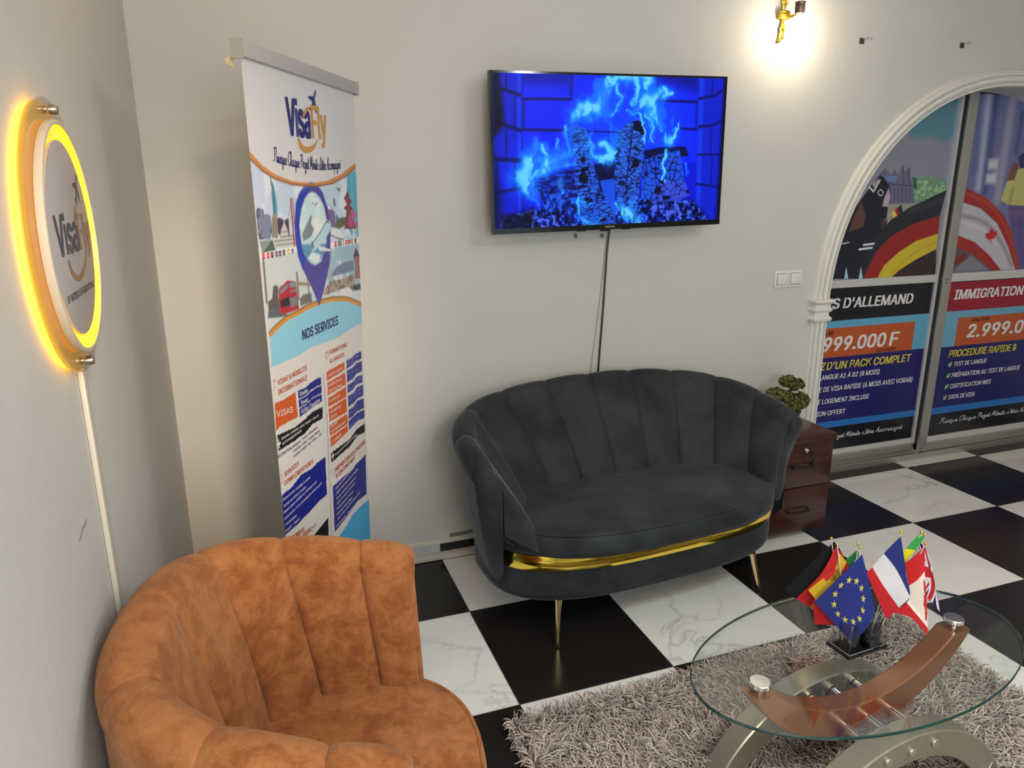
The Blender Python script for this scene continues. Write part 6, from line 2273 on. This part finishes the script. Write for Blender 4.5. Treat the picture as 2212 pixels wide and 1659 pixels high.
for k in range(16):
    a = rg.uniform(0, 2 * PI)
    P = [(cups[1][0] + .020 * math.cos(a + t) * rg.uniform(.6, 1), cups[1][1] + .020 * math.sin(a + t) * rg.uniform(.6, 1), ZT + .018 + .075 * t / 3) for t in np.linspace(0, 3, 6)]
    m.tube(catmull(P, 4), .0016, 5)
tag(m.build('crumpled_film', mat('film_grey', (.22, .23, .25), .15, .3), None, True), 'crumpled clear film stuffed in the darker cup of the flag stand', 'plastic film')


def lerp_line(L, t):
    P = catmull(L, 12) if len(L) > 2 else np.array([np.array(L[0]) + (np.array(L[1]) - np.array(L[0])) * s for s in np.linspace(0, 1, 13)])
    d = np.concatenate([[0], np.cumsum(np.linalg.norm(np.diff(P, axis=0), axis=1))])
    d /= d[-1]
    return np.stack([np.interp(t, d, P[:, k]) for k in range(3)], -1)


def cloth(parent, lines, color, nu=70, nv=70, stops=None, rip=.0020, seed=0, name='cloth'):
    """lines: control lines; v runs across them, u along them. color(u, v) -> sRGB array"""
    u = np.linspace(0, 1, nu)
    rows = np.stack([lerp_line(L, u) for L in lines])           # k, nu, 3
    k = len(lines)
    st = np.array(stops if stops is not None else np.linspace(0, 1, k))
    v = np.linspace(0, 1, nv)
    G = np.zeros((nu, nv, 3))
    for i in range(nu):
        if k > 2:
            # smooth through the control lines
            P = rows[:, i]
            cm = catmull(P, 10)
            sv = np.interp(np.linspace(0, k - 1, len(cm)), np.arange(k), st)
            for c in range(3):
                G[i, :, c] = np.interp(v, sv, cm[:, c])
        else:
            for c in range(3):
                G[i, :, c] = np.interp(v, st, rows[:, i, c])
    e1 = np.gradient(G, axis=0)
    e2 = np.gradient(G, axis=1)
    nrm = np.cross(e1, e2)
    nrm /= np.linalg.norm(nrm, axis=2)[..., None] + 1e-12
    UU, VV = np.meshgrid(u, v, indexing='ij')
    r = np.random.default_rng(seed)
    w = np.sin(UU * r.uniform(3, 6) + VV * r.uniform(4, 8) + r.uniform(0, 6)) + .5 * np.sin(UU * r.uniform(7, 10) - VV * r.uniform(5, 9))
    G = G + nrm * (w * rip)[..., None]
    cols = s2l(np.clip(color(UU, VV) / 255.0, 0, 1)).reshape(-1, 3)
    return mesh_np(name, G.reshape(-1, 3), grid_quads(nu, nv), CLOTH, parent, True, cols=cols)


def bands(stops, cols):
    def f(U, V):
        out = np.zeros(U.shape + (3,))
        idx = np.searchsorted(np.array(stops), V.ravel()).reshape(V.shape)
        return np.array(cols, float)[np.clip(idx, 0, len(cols) - 1)]
    return f


def in_poly(U, V, P):
    m = np.zeros(U.shape, bool)
    Q = P[1:] + P[:1]
    for (x1, y1), (x2, y2) in zip(P, Q):
        if y1 == y2:
            continue
        m ^= ((y1 > V) != (y2 > V)) & (U < (x2 - x1) * (V - y1) / (y2 - y1) + x1)
    return m


def eu_col(U, V):
    c = np.zeros(U.shape + (3,)) + np.array([38, 50, 128])
    for k in range(12):
        a = 2 * PI * k / 12
        cx, cy = .50 + .315 * math.cos(a), .475 + .300 * math.sin(a)
        P = []
        for j in range(10):
            r = .062 if j % 2 == 0 else .025
            t = PI / 5 * j - 2.35
            P.append((cx + r * math.cos(t), cy + r * math.sin(t) * .95))
        c[in_poly(U, V, P)] = (214, 204, 84)
    return c


def jack_col(U, V):
    c = np.zeros(U.shape + (3,)) + np.array([28, 34, 92])
    x, y = U - .5, V - .5
    for s in (1, -1):
        d = np.abs(y - s * x) / 1.414
        c[d < .10] = (226, 226, 230)
    for s in (1, -1):
        d = (y - s * x) / 1.414
        c[(d > -.0) & (d < .05)] = (196, 40, 46)
    c[(np.abs(x) < .17) | (np.abs(y) < .17)] = (226, 226, 230)
    c[(np.abs(x) < .10) | (np.abs(y) < .10)] = (198, 40, 46)
    return c


def spain_col(U, V):
    c = bands([.25, .75], [(196, 38, 40), (222, 182, 44), (196, 38, 40)])(U, V)
    r = np.random.default_rng(3)
    gx = (U - .40) / .13
    gy = (V - .5) / .22
    inside = gx ** 2 + gy ** 2 < 1
    pat = np.sin(U * 95) * np.sin(V * 70 + 2 * np.sin(U * 40))
    c[inside & (pat > .15)] = (120, 40, 40)
    c[inside & (pat < -.35)] = (70, 60, 50)
    return c


def canada_col(U, V):
    c = bands([.25, .75], [(206, 38, 42), (240, 224, 212), (196, 34, 40)])(U, V)
    L = maple(.93, .50, .20, PI / 2)
    c[in_poly(U, V, [(a, b) for a, b in L])] = (200, 36, 42)
    return c


FG = 'small national flags in the stand on the glass table'
flags = []


def flag(name_label, ball, foot, cup):
    B = np.array(ball)
    r0 = root('desk_flag', name_label, 'flag', (foot[0], foot[1], ZT + .012), FG)
    ft_ = np.array([foot[0], foot[1], ZT + .016])
    MB().tube([ft_, B], .0016, 8).build('pole', mat('pole_clear', (.75, .74, .72), .25, .2), r0, True)
    MB().ball(B, .0042, 10).build('ball_finial', GOLD_ORN, r0, True)
    return r0


(bG, bS, bP, bE, bF, bM, bU, bC) = [(0.7602, -0.5056, 0.7319), (0.7569, -0.5317, 0.7269), (0.7966, -0.5664, 0.7374), (0.7872, -0.5827, 0.7361), (0.8559, -0.6462, 0.8007), (0.905, -0.6675, 0.8017), (0.915, -0.6696, 0.7946), (0.8984, -0.69, 0.78)]
c1, c2 = cups
c1 = (c1[0] + .010, c1[1] + .010)


def near(L, mm):
    q = np.array([-.741, -.671, 0]) * mm / 1000
    return [[tuple(np.array(p) + q) for p in l] for l in L]


f = flag('small black, red and gold flag, outermost on the left of the stand', bG, (c1[0] - .012, c1[1] + .008), 0)
cloth(f, [[(0.7654, -0.5113, 0.7243), (0.7256, -0.4707, 0.6353), (0.6814, -0.4281, 0.5406)], [(0.7779, -0.525, 0.7015), (0.7453, -0.4922, 0.6082), (0.7058, -0.4549, 0.5199)], [(0.7897, -0.538, 0.6676), (0.7614, -0.5099, 0.5798), (0.7313, -0.4828, 0.5025)], [(0.7923, -0.5408, 0.6562), (0.7691, -0.5184, 0.5703), (0.7371, -0.4892, 0.4959)]],
      bands([.36, .74], [(14, 14, 18), (190, 34, 38), (206, 160, 56)]), stops=[0, .36, .74, 1], seed=1)
f = flag('small red and yellow flag with a coat of arms, behind the blue starred flag', bS, (c1[0] - .004, c1[1] - .010), 0)
cloth(f, [[(0.7569, -0.5287, 0.7203), (0.7465, -0.5174, 0.665), (0.7327, -0.5052, 0.6161), (0.7133, -0.4868, 0.5671)], [(0.763, -0.5354, 0.7018), (0.7598, -0.5319, 0.6485), (0.7392, -0.5138, 0.6147), (0.7129, -0.4893, 0.5667)], [(0.7784, -0.5523, 0.6771), (0.7708, -0.5469, 0.645), (0.7538, -0.5312, 0.5964), (0.727, -0.5078, 0.5412)], [(0.7817, -0.556, 0.6661), (0.7804, -0.5575, 0.6056), (0.7589, -0.5368, 0.5481), (0.7223, -0.5026, 0.5312)], [(0.7846, -0.5591, 0.6427), (0.7895, -0.5675, 0.5027), (0.769, -0.548, 0.4774), (0.7313, -0.5125, 0.4646)]],
      lambda U, V: np.where(((V > .16) & (V < .40))[..., None], spain_col(U, .25 + (V - .16) / .24 * .5),
                            np.where(((V > .62) & (U < .68))[..., None], np.array([222., 182., 44.]), np.array([196., 38., 40.]))), stops=[0, .16, .40, .6, 1], seed=2, rip=.001)
f = flag('small green and red flag, just behind the blue starred flag', bP, (c1[0] + .004, c1[1] + .010), 0)
cloth(f, [[(0.7974, -0.5673, 0.7224), (0.802, -0.5722, 0.7042)], [(0.7703, -0.5434, 0.6709), (0.7799, -0.554, 0.6556)], [(0.7378, -0.5138, 0.6197), (0.7508, -0.5279, 0.5945)]], bands([.5], [(44, 124, 68), (204, 50, 44)]), 30, 60, rip=.0008, seed=3)
f = flag('small blue flag with a ring of yellow stars, front of the stand', bE, (c1[0] + .008, c1[1] - .006), 0)
cloth(f, [[(0.7849, -0.5951, 0.7219), (0.7469, -0.5623, 0.6396), (0.7098, -0.5216, 0.5481)], [(0.7966, -0.6198, 0.649), (0.769, -0.5954, 0.5801), (0.7426, -0.5636, 0.5012)], [(0.8096, -0.64, 0.5655), (0.7965, -0.6316, 0.5093), (0.7738, -0.6097, 0.4561)]], eu_col, 120, 120, seed=4, rip=.0012)
f = flag('small blue, white and red striped flag, front right of the stand', bF, (c2[0] - .008, c2[1] - .006), 1)
cloth(f, [[(0.8564, -0.6469, 0.7896), (0.8655, -0.6598, 0.7281), (0.8737, -0.6718, 0.668)], [(0.8318, -0.6228, 0.7302), (0.8529, -0.6519, 0.691), (0.8801, -0.6817, 0.6232)], [(0.8148, -0.6072, 0.6822), (0.835, -0.6352, 0.6347), (0.8643, -0.6674, 0.5812)], [(0.8046, -0.5989, 0.6638), (0.8228, -0.6248, 0.6041), (0.8459, -0.6502, 0.5391)]], bands([.34, .68], [(38, 48, 118), (222, 220, 224), (198, 34, 40)]), stops=[0, .34, .68, 1], seed=5, rip=.0008)
f = flag('small green and yellow flag at the back right of the stand', bM, (c2[0] + .002, c2[1] + .012), 1)
cloth(f, [[(0.9007, -0.6627, 0.7935), (0.9115, -0.6747, 0.7904)], [(0.8826, -0.6459, 0.7466), (0.8975, -0.6622, 0.7468)], [(0.8769, -0.6426, 0.7319), (0.8827, -0.649, 0.7039)], [(0.873, -0.6383, 0.6978), (0.8795, -0.6455, 0.6765)]], bands([.42, .80], [(58, 160, 74), (232, 218, 30), (196, 40, 40)]), 30, 60, stops=[0, .42, .80, 1], rip=.0006, seed=6)
f = flag('small blue flag with red and white crosses, outermost on the right of the stand', bU, (c2[0] + .012, c2[1] + .004), 1)
cloth(f, [[(0.9044, -0.6579, 0.7726), (0.9215, -0.6796, 0.6269), (0.9259, -0.6905, 0.6142)], [(0.917, -0.6747, 0.7611), (0.9361, -0.7016, 0.6601), (0.9293, -0.7002, 0.613)], [(0.9157, -0.6763, 0.7621), (0.9372, -0.7088, 0.652), (0.9471, -0.7256, 0.5858)]], jack_col, 110, 90, rip=.0006, seed=7)
f = flag('small red and white flag with half a maple leaf showing, right of the stand', bC, (c2[0] + .006, c2[1] - .010), 1)
cloth(f, [[(0.873, -0.6561, 0.7086), (0.8862, -0.6736, 0.74), (0.8979, -0.6894, 0.7724)], [(0.8821, -0.6721, 0.6487), (0.8913, -0.6881, 0.6735), (0.902, -0.6969, 0.7025)], [(0.8842, -0.6773, 0.6153), (0.8998, -0.7003, 0.5834), (0.9097, -0.7083, 0.6278)], [(0.8796, -0.6753, 0.5986), (0.8979, -0.7013, 0.5693), (0.9181, -0.7205, 0.5379)], [(0.8597, -0.6564, 0.5604), (0.8861, -0.6913, 0.5598), (0.9188, -0.7242, 0.5165)]], canada_col, 110, 110, stops=[0, .25, .5, .75, 1], rip=.0006, seed=9)
